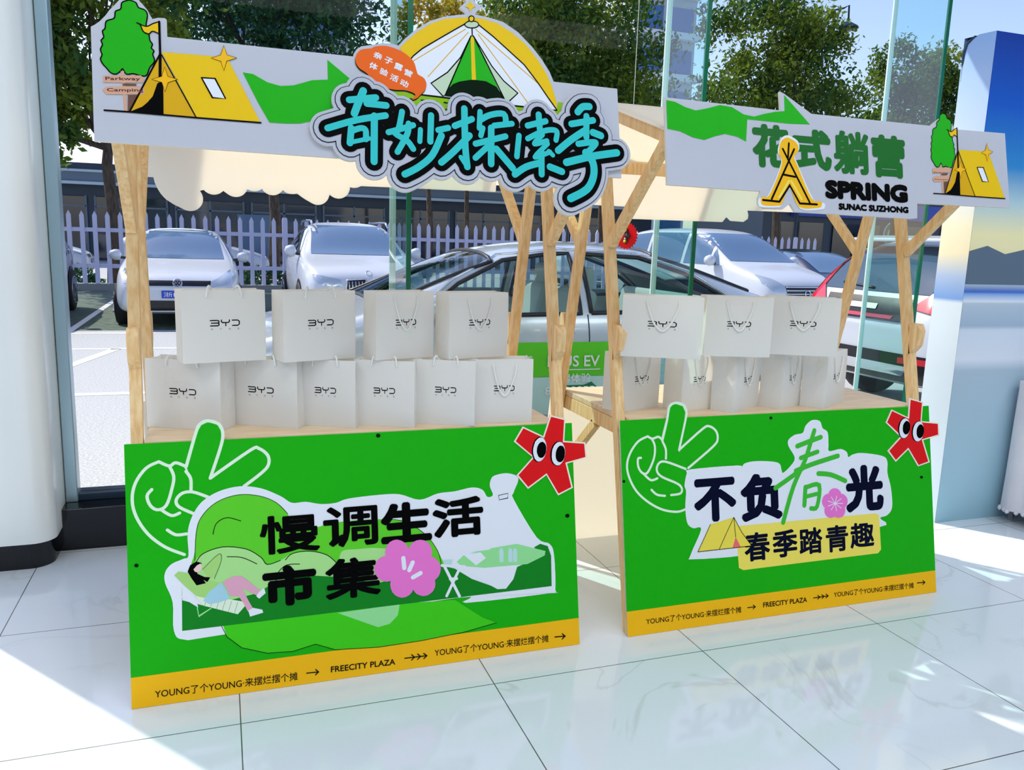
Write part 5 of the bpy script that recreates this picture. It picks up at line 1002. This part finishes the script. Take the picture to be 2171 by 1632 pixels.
# white SUV with large twin-kidney grille
SUV = [(0.0, .36, .62, .72, .70, .60), (.06, .28, .76, .86, .82, .70), (.25, .24, .86, .96, .90, .78), (.7, .24, .98, 1.07, .95, .82), (1.2, .24, 1.05, 1.13, .945, .80), (1.58, .24, 1.07, 1.36, .945, .72), (2.02, .24, 1.08, 1.60, .945, .65), (2.5, .24, 1.09, 1.66, .945, .62), (3.5, .24, 1.11, 1.64, .945, .61), (4.2, .26, 1.12, 1.50, .92, .60), (4.55, .32, 1.06, 1.14, .86, .66), (4.7, .42, .90, .98, .76, .62)]
def suv(label, paint, grille=True):
    c = Car('suv_car', label, 'car', SUV, paint)
    c.patch('windscreen', '-y', [(-.72, 1.14), (.72, 1.14), (.61, 1.59), (-.61, 1.59)], M['carglass']); c.patch('rear_window', '+y', [(-.6, 1.16), (.6, 1.16), (.5, 1.52), (-.5, 1.52)], M['carglass_dark'])
    sides(c, 'side_window', [[(1.52, 1.11), (2.1, 1.50), (2.6, 1.57), (2.6, 1.13)], [(2.66, 1.13), (2.66, 1.57), (3.6, 1.55), (3.95, 1.2), (3.9, 1.16)]], M['carglass_dark'])
    for sx in (-1, 1):
        c.patch('headlamp', '-y', [(sx * .40, .70), (sx * .70, .72), (sx * .80, .80), (sx * .80, .87), (sx * .66, .85), (sx * .42, .80)], M['lamp'])
        g = c.patch('grille', '-y', [(sx * .03, .50), (sx * .28, .52), (sx * .35, .68), (sx * .33, .80), (sx * .06, .82), (sx * .02, .70)], M['plastic'], .01)
        for k in range(6): c.strip('grille_bar', '-y', [(sx * (.06 + k * .046), .54), (sx * (.065 + k * .048), .78)], .008, M['chrome'], .024, parent=g)
        c.strip('grille_surround', '-y', [(sx * .03, .50), (sx * .28, .52), (sx * .35, .68), (sx * .33, .80), (sx * .06, .82), (sx * .02, .70)], .012, M['chrome'], .022, parent=g, closed=True)
    c.strip('emblem', '-y', rng(0, .90, .04, .03), .006, M['chrome'], .01, closed=True)
    c.patch('lower_intake', '-y', [(-.6, .36), (.6, .36), (.5, .46), (-.5, .46)], M['plastic'], .01)
    for sx in (-1, 1):
        b = MB(); b.tube([(sx * .62, 1.9, 1.58), (sx * .62, 2.1, 1.665), (sx * .62, 3.6, 1.67), (sx * .61, 3.9, 1.61)], .018, M['chrome']); b.build('roof_rail', c.t)
    c.wheels(.945, (.9, 3.75), .36); c.mirror(.92, 1.5, 1.17, 1.15); return c
c = suv('white SUV with chrome kidney grille facing the window, beside the white hatchback', M['car_white']); c.t.location = (2.08, 12.1, 0)
c = suv('dark blue SUV half hidden by the white pillar', M['car_dark']); c.t.location = (-3.36, 12.4, 0)
# white people carrier
MPV = [(0.0, .34, .60, .70, .68, .58), (.06, .26, .74, .86, .80, .68), (.28, .22, .88, .99, .88, .76), (.75, .22, 1.00, 1.11, .92, .80), (1.05, .22, 1.05, 1.18, .925, .80), (1.5, .22, 1.06, 1.46, .925, .74), (1.95, .22, 1.06, 1.72, .925, .70), (2.5, .22, 1.06, 1.79, .925, .68), (3.9, .22, 1.07, 1.79, .925, .68), (4.6, .26, 1.07, 1.70, .92, .68), (4.9, .30, 1.06, 1.34, .90, .70), (5.0, .40, .9, 1.0, .82, .7)]
c = Car('people_carrier', 'white people carrier with chrome grille behind the right stall', 'car', MPV, M['car_white'])
c.patch('windscreen', '-y', [(-.76, 1.20), (.76, 1.20), (.66, 1.69), (-.66, 1.69)], M['carglass']); c.patch('rear_window', '+y', [(-.6, 1.16), (.6, 1.16), (.55, 1.6), (-.55, 1.6)], M['carglass_dark'])
sides(c, 'side_window', [[(1.30, 1.12), (1.42, 1.30), (1.55, 1.42), (1.55, 1.12)], [(1.62, 1.12), (1.62, 1.48), (1.95, 1.66), (2.35, 1.68), (2.35, 1.12)], [(2.45, 1.12), (2.45, 1.69), (3.55, 1.69), (3.55, 1.12)], [(3.65, 1.12), (3.65, 1.69), (4.5, 1.62), (4.7, 1.2)]], M['carglass'])
for sx in (-1, 1): c.patch('headlamp', '-y', [(sx * .45, .72), (sx * .70, .72), (sx * .80, .86), (sx * .78, 1.0), (sx * .60, .93), (sx * .45, .82)], M['lamp'])
g = c.patch('grille', '-y', [(-.42, .56), (.42, .56), (.45, .82), (-.45, .82)], M['plastic'], .01)
for k in range(5): c.strip('grille_bar', '-y', [(-.44, .58 + k * .057), (.44, .58 + k * .057)], .012, M['chrome'], .024, parent=g)
c.strip('emblem', '-y', rng(0, .70, .06, .05), .008, M['chrome'], .05, closed=True)
c.patch('number_plate', '-y', [(-.22, .44), (.22, .44), (.22, .53), (-.22, .53)], M['plate'], .012)
c.wheels(.925, (.95, 4.0), .33); c.mirror(.9, 1.42, 1.2, 1.2); c.t.location = (9.45, 11.6, 0); c.t.rotation_euler = (0, 0, radians(6))
# dark blue saloon
SAL = [(0.0, .30, .50, .58, .66, .55), (.05, .22, .58, .68, .78, .66), (.25, .18, .68, .78, .86, .74), (.75, .18, .82, .90, .91, .78), (1.15, .18, .90, .975, .915, .77), (1.6, .18, .93, 1.22, .915, .66), (2.05, .18, .94, 1.40, .915, .59), (2.6, .18, .95, 1.455, .915, .56), (3.2, .18, .96, 1.44, .915, .56), (3.75, .19, .97, 1.27, .90, .58), (4.15, .20, .98, 1.09, .88, .68), (4.6, .24, .95, 1.03, .84, .70), (4.75, .34, .80, .88, .74, .66)]
c = Car('saloon_car', 'dark blue saloon between the white people carrier and the white crossover', 'car', SAL, M['car_blue'])
c.patch('windscreen', '-y', [(-.68, 1.0), (.68, 1.0), (.57, 1.38), (-.57, 1.38)], M['carglass']); c.patch('rear_window', '+z', [(-.55, 3.4), (.55, 3.4), (.6, 4.05), (-.6, 4.05)], M['carglass_dark'])
sides(c, 'side_window', [[(1.55, .98), (2.1, 1.33), (2.5, 1.38), (2.5, 1.0)], [(2.56, 1.0), (2.56, 1.38), (3.1, 1.36), (3.6, 1.05)]], M['carglass'])
for sx in (-1, 1): c.patch('headlamp', '-y', [(sx * .48, .60), (sx * .78, .66), (sx * .80, .76), (sx * .5, .70)], M['lamp'])
c.patch('grille', '-y', [(-.4, .46), (.4, .46), (.42, .64), (-.42, .64)], M['plastic']); c.wheels(.915, (.9, 3.7), .32); c.mirror(.88, 1.5, 1.02); c.t.location = (11.85, 12.2, 0)
# silver saloon along the window, with open see-through glass and an advertisement on its doors
w1 = [(1.42, .955), (1.72, 1.16), (2.06, 1.315), (2.4, 1.365), (2.55, 1.372), (2.55, .975)]; w2 = [(2.63, .98), (2.63, 1.372), (3.1, 1.355), (3.45, 1.25), (3.78, 1.06), (3.72, 1.0)]
ws = [(-.70, 1.20), (.70, 1.20), (.60, 1.98), (-.60, 1.98)]; rw = [(-.54, 3.25), (.54, 3.25), (.62, 4.02), (-.62, 4.02)]
c = Car('saloon_car', 'silver saloon parked along the window with a green advertisement on its doors', 'car', SAL, M['car_silver'], 3, [('side', w1), ('side', w2), ('+z', ws), ('+z', rw)])
for ax in ('-x', '+x'):
    for ol in (w1, w2): c.patch('side_window', ax, ol, M['carpane'], .002); c.strip('window_trim', ax, ol, .016, M['plastic'], .006, closed=True)
    c.strip('chrome_strip', ax, [(1.40, .975), (1.70, 1.19), (2.05, 1.35), (2.5, 1.40), (3.1, 1.385), (3.5, 1.27), (3.85, 1.05)], .010, M['chrome'], .012)
    c.strip('door_seam', ax, [(2.6, .97), (2.6, .3)], .004, M['plastic'], .004); c.strip('door_handle', ax, [(2.30, .86), (2.48, .86)], .014, M['chrome'], .04); c.strip('door_handle', ax, [(3.28, .88), (3.46, .88)], .014, M['chrome'], .04)
c.patch('windscreen', '+z', ws, M['carpane'], .004, 5); c.patch('rear_window', '+z', rw, M['carpane'], .004, 5)
c.strip('windscreen_trim', '+z', ws, .016, M['plastic'], .006, closed=True); c.strip('rear_window_trim', '+z', rw, .016, M['plastic'], .006, closed=True)
b = MB(); b.box((0, 2.5, .42), (1.5, 2.6, .06), M['tub']); b.box((0, 1.28, .72), (1.4, .30, .30), M['tub']); b.box((-.0, 3.85, .7), (1.4, .1, .5), M['tub']); b.build('cabin_floor', c.t)
for x in (-.38, .38):
    b = MB(); b.box((x, 2.35, .58), (.5, .52, .2), M['seat']); b.box((x, 2.66, .84), (.48, .14, .58), M['seat'], Matrix.Rotation(radians(-14), 3, 'X')); o = b.build('front_seat', c.t, bevel=.05, seg=3)
    b = MB(); b.box((x, 2.76, 1.19), (.25, .09, .17), M['seat']); b.build('headrest', o, bevel=.03, seg=3)
b = MB(); b.box((0, 3.3, .56), (1.3, .5, .2), M['seat']); b.box((0, 3.6, .84), (1.28, .14, .5), M['seat'], Matrix.Rotation(radians(-16), 3, 'X')); b.build('rear_seat', c.t, bevel=.05, seg=3)
b = MB(); b.lathe([(.17, -.012), (.19, 0), (.17, .012), (.15, 0)], (.38, 1.72, .86), 'y', M['plastic'], 20); b.build('steering_wheel', c.t)
# advertisement on the near side
g1 = c.patch('advert_wrap', '+x', [(1.55, .56), (3.02, .56), (3.02, .79), (1.55, .79)], M['green3'], .007, 5, label='green advertisement panel on the doors')
c.patch('advert_lower', '+x', [(1.55, .30), (3.02, .30), (3.02, .558), (1.55, .558)], M['pale'], .007, 5, parent=g1)
c.patch('advert_picture', '+x', [[(2.36, .36), (2.68, .36), (2.68, .47), (2.62, .52), (2.56, .50), (2.40, .50), (2.36, .45)], [(1.98, .32), (2.14, .32), (2.14, .50), (1.98, .50)]], M['signgreen'], .010, 4, parent=g1)
for body, y, z, wd, ht in (('比亚迪店', 2.00, .67, .36, .085), ('PLUS EV', 2.48, .665, .38, .075), ('试驾体验', 2.46, .55, .30, .06), ('87129955', 2.46, .465, .36, .055)):
    c.writing('advert_writing', '+x', body, y, z, wd, ht, M['signwhite'], off=.018, aw=.012, parent=g1)
c.strip('advert_rule', '+x', [(2.3, .605), (2.68, .605)], .004, M['signwhite'], .02, parent=g1)
for sx in (-1, 1): c.patch('headlamp', '-y', [(sx * .48, .60), (sx * .78, .66), (sx * .80, .76), (sx * .5, .70)], M['lamp']); c.patch('tail_lamp', '+y', [(sx * .3, .80), (sx * .75, .80), (sx * .75, .92), (sx * .3, .90)], M['taillamp'])
c.wheels(.915, (.9, 3.7), .32); c.mirror(.88, 1.5, 1.02)
c.t.rotation_euler = (0, 0, radians(-90)); c.t.location = (-.25, 5.93, 0)
# white crossover seen from behind
CRO = [(0.0, .36, .62, .72, .70, .60), (.06, .28, .76, .86, .82, .70), (.25, .24, .86, .96, .90, .78), (.7, .24, .98, 1.07, .925, .82), (1.2, .24, 1.05, 1.13, .925, .80), (1.58, .24, 1.07, 1.36, .925, .72), (2.02, .24, 1.08, 1.58, .925, .66), (2.5, .24, 1.08, 1.62, .925, .64), (3.5, .24, 1.09, 1.61, .925, .63), (4.0, .25, 1.09, 1.56, .92, .64), (4.30, .28, 1.08, 1.38, .90, .66), (4.46, .32, 1.0, 1.10, .89, .72), (4.56, .36, .86, .98, .86, .74), (4.60, .44, .70, .80, .80, .68)]
c = Car('crossover_car', 'white crossover seen from behind beside the blue display wall, red lamps', 'car', CRO, M['car_white'])
c.patch('rear_window', '+y', [(-.64, 1.10), (.64, 1.10), (.55, 1.50), (-.55, 1.50)], M['carglass_rear'], .008)
b = MB(); b.box((0, 4.12, 1.575), (1.16, .30, .035), M['car_white'], Matrix.Rotation(radians(-6), 3, 'X')); b.build('roof_spoiler', c.t, bevel=.012)
for sx in (-1, 1):
    c.patch('tail_lamp', '+y', [[(sx * .52, .98), (sx * .88, .93), (sx * .89, 1.10), (sx * .66, 1.12)], [(sx * .66, 1.12), (sx * .86, 1.10), (sx * .74, 1.50), (sx * .57, 1.50)]], M['taillamp'], .016)
    c.patch('reflector', '+y', [(sx * .50, .52), (sx * .80, .53), (sx * .80, .58), (sx * .50, .57)], M['taillamp'], .02)
    c.patch('tail_lamp_side', '+x' if sx > 0 else '-x', [(4.25, .98), (4.50, .98), (4.42, 1.12), (4.20, 1.12)], M['taillamp'], .012)
c.patch('plate_recess', '+y', [(-.46, .86), (.46, .86), (.52, 1.05), (-.52, 1.05)], M['plastic'], .016); p = c.patch('number_plate', '+y', [(-.16, .945), (.16, .945), (.16, .99), (-.16, .99)], M['cream'], .024); c.patch('red_strip', '+y', [(-.36, .875), (.36, .875), (.38, .905), (-.38, .905)], M['taillamp'], .024)
c.patch('lower_bumper', '+y', [(-.84, .36), (.84, .36), (.86, .60), (-.86, .60)], M['plastic'], .012)
c.patch('skid_plate', '+y', [(-.55, .42), (.55, .42), (.62, .50), (-.62, .50)], M['chrome'], .018)
c.writing('badge', '+y', 'CR-V', .48, .80, .24, .05, M['chrome'], flip=True, aw=.01); c.strip('wiper', '+y', [(0, 1.13), (.42, 1.16)], .012, M['plastic'], .03)
sides(c, 'side_window', [[(1.52, 1.11), (2.1, 1.48), (2.6, 1.53), (2.6, 1.12)], [(2.66, 1.12), (2.66, 1.53), (3.5, 1.50), (3.9, 1.2), (3.85, 1.16)]], M['carglass_dark'])
c.wheels(.925, (.9, 3.6), .34); c.mirror(.9, 1.5, 1.16); c.t.rotation_euler = (0, 0, radians(90)); c.t.location = (5.45 + 4.6, 5.95, 0)
# cars beyond the fence
for i, (x, y, rz, l) in enumerate(((-5.4, 25.6, 90, 'white car side-on beyond the fence, leftmost gap'), (-.7, 25.6, 90, 'white car beyond the fence right above the white hatchback'), (4.0, 25.0, 90, 'white car beyond the fence between the hatchback and the white SUV'), (12.4, 25.3, 90, 'white car beyond the fence above the silver saloon roof'))):
    o = copy_tree(HC.t); o.location = (x + 2.1, y, 0); o.rotation_euler = (0, 0, radians(rz)); o['label'] = l; o['group'] = 'parked cars beyond the fence'
# ------------------------------------------------------------------ trees
import array
def tree(label, x, y, trunk, crown, leaf, n, size, r0=.18, group='street trees', seed=1, lean=(0, 0)):
    """trunk: list of (dx, dy, z) of the bole; crown: ellipsoids (dx, dy, z, rx, ry, rz)"""
    rnd = random.Random(seed); t = thing('street_tree', label, 'tree', (x, y, 0), 0, group)
    b = MB(); k = len(trunk); b.tube([Vector(p) for p in trunk], [r0 * (1 - .55 * i / (k - 1)) for i in range(k)], M['bark'], 9)
    top = Vector(trunk[-1]); fork = Vector(trunk[-2])
    for c in crown:
        e = Vector(c[:3]); s0 = fork.lerp(top, rnd.random()); m_ = s0.lerp(e, .5) + Vector((rnd.uniform(-.3, .3), rnd.uniform(-.3, .3), .2))
        b.tube([s0, m_, e], [r0 * .42, r0 * .26, r0 * .08], M['bark'], 6)
        for _ in range(3):
            e2 = e + Vector((rnd.uniform(-1, 1) * c[3] * .8, rnd.uniform(-1, 1) * c[4] * .8, rnd.uniform(-.3, .9) * c[5] * .8)); b.tube([m_, m_.lerp(e2, .5) + Vector((0, 0, .1)), e2], [r0 * .2, r0 * .12, r0 * .03], M['bark'], 5)
    b.build('trunk', t)
    vol = [c[3] * c[4] + c[4] * c[5] + c[3] * c[5] for c in crown]; tot = sum(vol); V = []; F = []; H = []
    for c, vv in zip(crown, vol):
        cl = []
        for _ in range(max(6, int(vv * 3))):
            u = Vector((rnd.gauss(0, 1), rnd.gauss(0, 1), rnd.gauss(0, 1))).normalized() * rnd.uniform(.62, 1.0); cl.append((Vector((c[0] + u.x * c[3], c[1] + u.y * c[4], c[2] + u.z * c[5])), rnd.uniform(.28, .5) * min(c[3], c[5]), rnd.random()))
        for _ in range(int(n * vv / tot)):
            q, rr, hh = cl[rnd.randrange(len(cl))]; d = Vector((rnd.gauss(0, 1), rnd.gauss(0, 1), rnd.gauss(0, 1))); p = q + d * rr * .5
            a = Vector((rnd.gauss(0, 1), rnd.gauss(0, 1), rnd.gauss(0, .8))).normalized(); bb = a.orthogonal().normalized(); bb = (Matrix.Rotation(rnd.uniform(0, 6.28), 3, a) @ bb); s = size * rnd.uniform(.6, 1.3)
            i = len(V); V += [p - bb * s * .6, p + a * s * .28, p + bb * s * .6, p - a * s * .28]; F.append((i, i + 1, i + 2, i + 3)); H.append(min(1, max(0, hh * .75 + rnd.uniform(-.15, .35))))
    me = bpy.data.meshes.new('crown'); me.from_pydata([tuple(v) for v in V], [], F); me.materials.append(leaf)
    at = me.attributes.new('hue', 'FLOAT', 'FACE'); at.data.foreach_set('value', array.array('f', H)); me.update()
    link(bpy.data.objects.new('crown', me), t); return t
# crowns are placed where the trees stand, behind the fence
tree('yellow-green tree with a forked trunk behind the fence, beside the pillar', -2.5, 23.2, [(0, 0, 0), (.05, 0, 1.6), (-.05, 0, 3.0), (.1, 0, 4.2)], [(-1.3, 0, 6.2, 1.7, 1.3, 1.5), (-1.3, 0, 4.7, 1.2, 1, 1.0), (-1.4, 0, 3.5, .9, .8, .7), (-1.5, 0, 8.0, 1.3, 1.1, 1.2), (-1.2, .2, 5.6, 1.2, 1, 1.0), (.2, .2, 7.4, 1.8, 1.6, 1.6), (-2.0, 0, 8.6, 1.6, 1.5, 1.5), (-.9, .3, 5.0, 1.3, 1.2, .7), (.9, .2, 5.9, 1.0, 1.0, .9), (-.3, 0, 9.4, 2.0, 1.5, 1.4)], M['leaf'], 30000, 0.19, .2, seed=3)
tree('tall dark green tree behind the tent half of the left header', 1.6, 27.0, [(0, 0, 0), (.1, 0, 1.8), (0, 0, 3.4), (.1, 0, 5)], [(-1.6, 0, 7.2, 2.1, 1.8, 1.9), (1.2, 0, 7.0, 2.0, 1.8, 1.9), (0, .2, 9.0, 2.3, 1.8, 1.9), (-2.0, 0, 9.6, 2.0, 1.6, 1.6), (1.9, 0, 9.2, 1.8, 1.6, 1.6), (.3, 0, 5.8, 2.0, 1.5, 1.0)], M['leaf_dark'], 26400, 0.180, .2, seed=5)
tree('sparse golden autumn tree above the orange speech bubble', 7.9, 32.5, [(0, 0, 0), (.05, 0, 2), (-.05, 0, 4), (0, 0, 5.6)], [(-.7, 0, 7.0, 1.1, 1.0, 1.0), (.4, 0, 8.2, 1.2, 1.0, 1.2), (-.2, 0, 9.4, 1.2, 1.0, 1.0), (1.2, 0, 7.2, 1.0, .9, 1.0)], M['leaf_gold'], 5720, 0.180, .13, seed=8)
tree('broad green tree with golden left side behind the tent dome', 11.6, 27.5, [(0, 0, 0), (-.1, 0, 1.8), (.05, 0, 3.2), (.2, 0, 4.6)], [(-2.0, 0, 7.0, 1.7, 1.6, 1.6), (0, 0, 7.6, 2.2, 1.9, 2.0), (2.1, 0, 7.0, 1.8, 1.8, 1.8), (.8, .2, 9.4, 2.4, 1.9, 1.8), (-1.6, 0, 9.4, 1.8, 1.6, 1.5), (1.4, 0, 5.4, 2.0, 1.5, 1.0)], M['leaf'], 28600, 0.180, .22, seed=11)
tree('golden tree peeping out between the tent dome and the glass fin', 10.6, 36.5, [(0, 0, 0), (.05, 0, 2), (0, 0, 4), (0, 0, 6)], [(0, 0, 8.2, 1.7, 1.5, 1.6), (.8, 0, 10.2, 1.6, 1.4, 1.3), (-.9, 0, 10.4, 1.3, 1.2, 1.2)], M['leaf_gold'], 11000, 0.180, .14, seed=12)
tree('round green tree directly above the SPRING sign, street lamp beside it', 20.6, 27.5, [(0, 0, 0), (.1, 0, 1.6), (0, 0, 2.8), (-.3, 0, 4.2)], [(-2.2, 0, 6.6, 1.8, 1.7, 1.8), (0, 0, 7.4, 2.2, 1.9, 2.1), (2.0, 0, 6.2, 1.9, 1.7, 1.9), (-1.4, 0, 9.4, 1.9, 1.7, 1.7), (-2.2, 0, 4.6, 1.5, 1.4, .9), (1.2, 0, 4.8, 1.9, 1.5, 1.0), (2.6, 0, 4.4, 1.3, 1.3, 1.0), (.6, 0, 9.0, 1.6, 1.5, 1.4)], M['leaf'], 28600, 0.180, .24, seed=17)
tree('smaller green tree between the SPRING sign and the blue display wall', 28.4, 29.6, [(0, 0, 0), (.05, 0, 2.5), (0, 0, 4.4), (.1, 0, 6.0)], [(-1.4, 0, 6.0, 1.3, 1.3, 1.6), (.9, 0, 7.4, 1.9, 1.5, 1.8), (-.1, 0, 9.2, 1.7, 1.4, 1.5), (2.4, 0, 7.0, 1.6, 1.4, 1.8), (.2, 0, 5.0, 2.2, 1.5, 1.2), (1.3, 0, 9.0, 1.3, 1.2, 1.2)], M['leaf'], 21000, 0.18, .18, seed=19)
tree('bare-trunked dark tree behind the gap between the two stalls', 16.6, 35.0, [(0, 0, 0), (.05, 0, 2), (0, 0, 3.4), (.1, 0, 5)], [(-1.5, 0, 6.4, 1.9, 1.6, 1.7), (1.2, 0, 6.2, 1.8, 1.6, 1.6), (0, 0, 8.2, 1.9, 1.6, 1.7)], M['leaf_dark'], 15400, 0.197, .2, seed=23)
# low bushes along the road behind the fence
def bush(label, x, y, rx, h, seed):
    rnd = random.Random(seed); V = []; F = []; H = []
    for _ in range(900):
        u = Vector((rnd.gauss(0, 1), rnd.gauss(0, 1), abs(rnd.gauss(0, 1)))).normalized() * rnd.uniform(.7, 1); p = Vector((u.x * rx, u.y * .45, u.z * h)); a = Vector((rnd.gauss(0, 1), rnd.gauss(0, 1), rnd.gauss(0, 1))).normalized(); bb = a.orthogonal().normalized(); s = .1 * rnd.uniform(.7, 1.3); i = len(V)
        V += [p - bb * s * .6, p + a * s * .3, p + bb * s * .6, p - a * s * .3]; F.append((i, i + 1, i + 2, i + 3)); H.append(rnd.random() * .6)
    me = bpy.data.meshes.new('foliage'); me.from_pydata([tuple(v) for v in V], [], F); me.materials.append(M['leaf_dark']); at = me.attributes.new('hue', 'FLOAT', 'FACE'); at.data.foreach_set('value', array.array('f', H))
    t = thing('bush', label, 'bush', (x, y, 0), 0, 'low bushes behind the fence'); link(bpy.data.objects.new('foliage', me), t)
    b = MB(); b.tube([(0, 0, 0), (0, 0, h * .7)], .03, M['bark'], 6); b.build('stem', t)
for i, (x, l) in enumerate(((-3.6, 'low green bush behind the fence beside the pillar'), (1.2, 'low green bush behind the fence next to the white hatchback'), (4.0, 'low green bush behind the fence next to the white SUV'))): bush(l, x, 22.3, 1.0, .62, 40 + i)
# ------------------------------------------------------------------ buildings across the road
def building(name, label, loc): return thing(name, label, 'building', loc)
t = building('shop_building', 'long dark shop front with a pale eave across the road', (0, 40, 0))
b = MB(); b.box((0, 3, 2.05), (44, 6, 4.1), M['shopwall']); b.build('wall', t)
b = MB(); b.box((0, -.35, 3.45), (44.4, 1.2, .5), M['fascia2']); b.build('fascia', t)
b = MB(); b.box((0, -.98, 3.22), (44.4, .12, .12), M['fascia']); b.build('eave_edge', t); b = MB(); b.box((0, -.98, 3.72), (44.4, .12, .10), M['fascia']); b.build('roof_edge', t)
for i in range(13):
    x = -19.5 + i * 3.2; b = MB(); b.box((x, -.05, 1.4), (2.8, .08, 2.6), M['shopglass']); w_ = b.build('window', t)
    b = MB()
    for dx in (-1.42, 0, 1.42): b.box((x + dx, -.1, 1.4), (.08, .06, 2.7), M['fascia2'])
    b.box((x, -.1, 2.3), (2.84, .06, .07), M['fascia2']); b.build('window_frame', w_)
for x in (-14.6, 1.6): b = MB(); b.box((x, -.14, 1.15), (1.5, .06, 2.1), M['carglass']); b.build('door', t, label='pale blue doorway')
t2 = building('shop_building', 'dark coffee shop with blue sign board and round green sign', (36, 33, 0))
b = MB(); b.box((0, 3, 2.4), (24, 6, 4.8), M['shopwall']); b.build('wall', t2)
b = MB(); b.box((-2.0, -.2, 3.35), (17, .3, .75), M['bluesign']); b.build('sign_board', t2, label='blue sign board')
for i in range(6): b = MB(); b.box((-10 + i * 3.4, -.05, 1.45), (2.8, .08, 2.5), M['shopglass']); b.build('window', t2)
s_ = MB(); s_.lathe([(.62, 0), (.62, .08)], (-5.6, -1.5, 2.25), 'y', M['signwhite'], 32); 
s_.build('round_sign', t2, label='round white and green coffee sign'); rs = t2.children[-1]
s_ = MB(); n = 32
for i in range(n): 
    a, a2 = 2 * pi * i / n, 2 * pi * (i + 1) / n; s_.add([(-5.6 + r_ * cos(q), -1.52, 2.25 + r_ * sin(q)) for r_, q in ((.62, a), (.62, a2), (.44, a2), (.44, a))], [(0, 1, 2, 3)], M['signgreen'])
for i in range(3): s_.bar((-5.8 + i * .2, -1.53, 2.0), (-5.8 + i * .2, -1.53, 2.5), .05, .01, M['signgreen'])
s_.build('sign_ring', rs)
b = MB(); b.tube([(-5.6, -1.42, 0), (-5.6, -1.42, 2.3)], .05, M['plastic']); b.build('sign_post', t2)
t = building('tower_block', 'grey tower block edge behind the tall dark green tree', (-.4, 62, 0))
b = MB(); b.box((5.0, 4, 16), (9.5, 8, 32), M['tower']); b.build('wall', t)
for k in range(9):
    b = MB(); b.box((5.0, -.05, 3 + k * 3.1), (7.4, .1, 1.5), M['towerglass']); b.build('window_band', t)
t = building('tower_block', 'white apartment tower with blue windows above the right header sign', (33.2, 60, 0))
b = MB(); b.box((0, 4, 17), (5.4, 8, 34), M['tower']); b.build('wall', t)
for k in range(10):
    for x in (-1.4, 1.3): b = MB(); b.box((x, -.06, 3.2 + k * 3.1), (2.2, .14, 1.7), M['towerglass']); b.build('window', t)
    b = MB(); b.box((0, -.35, 1.9 + k * 3.1), (5.6, .7, .5), M['signwhite']); b.build('balcony_slab', t)
# street lamp
t = thing('street_lamp', 'dark street lamp with a bell shade at the top of the round green tree', 'lamp', (24.3, 31, 0))
b = MB(); b.tube([(0, 0, 0), (0, 0, 5), (0, 0, 11.6)], [.09, .07, .05], M['sill']); b.build('pole', t)
b = MB(); b.tube([(0, 0, 11.2), (.6, 0, 11.5), (1.5, 0, 11.75), (1.75, 0, 11.9), (1.8, 0, 11.2)], .04, M['sill'], 6); b.build('arm', t)
b = MB(); b.lathe([(.05, .26), (.14, .20), (.42, .03), (.46, -.04), (.36, -.10), (.05, -.12)], (1.8, 0, 11.0), 'z', M['sill'], 18); b.build('lamp_shade', t)
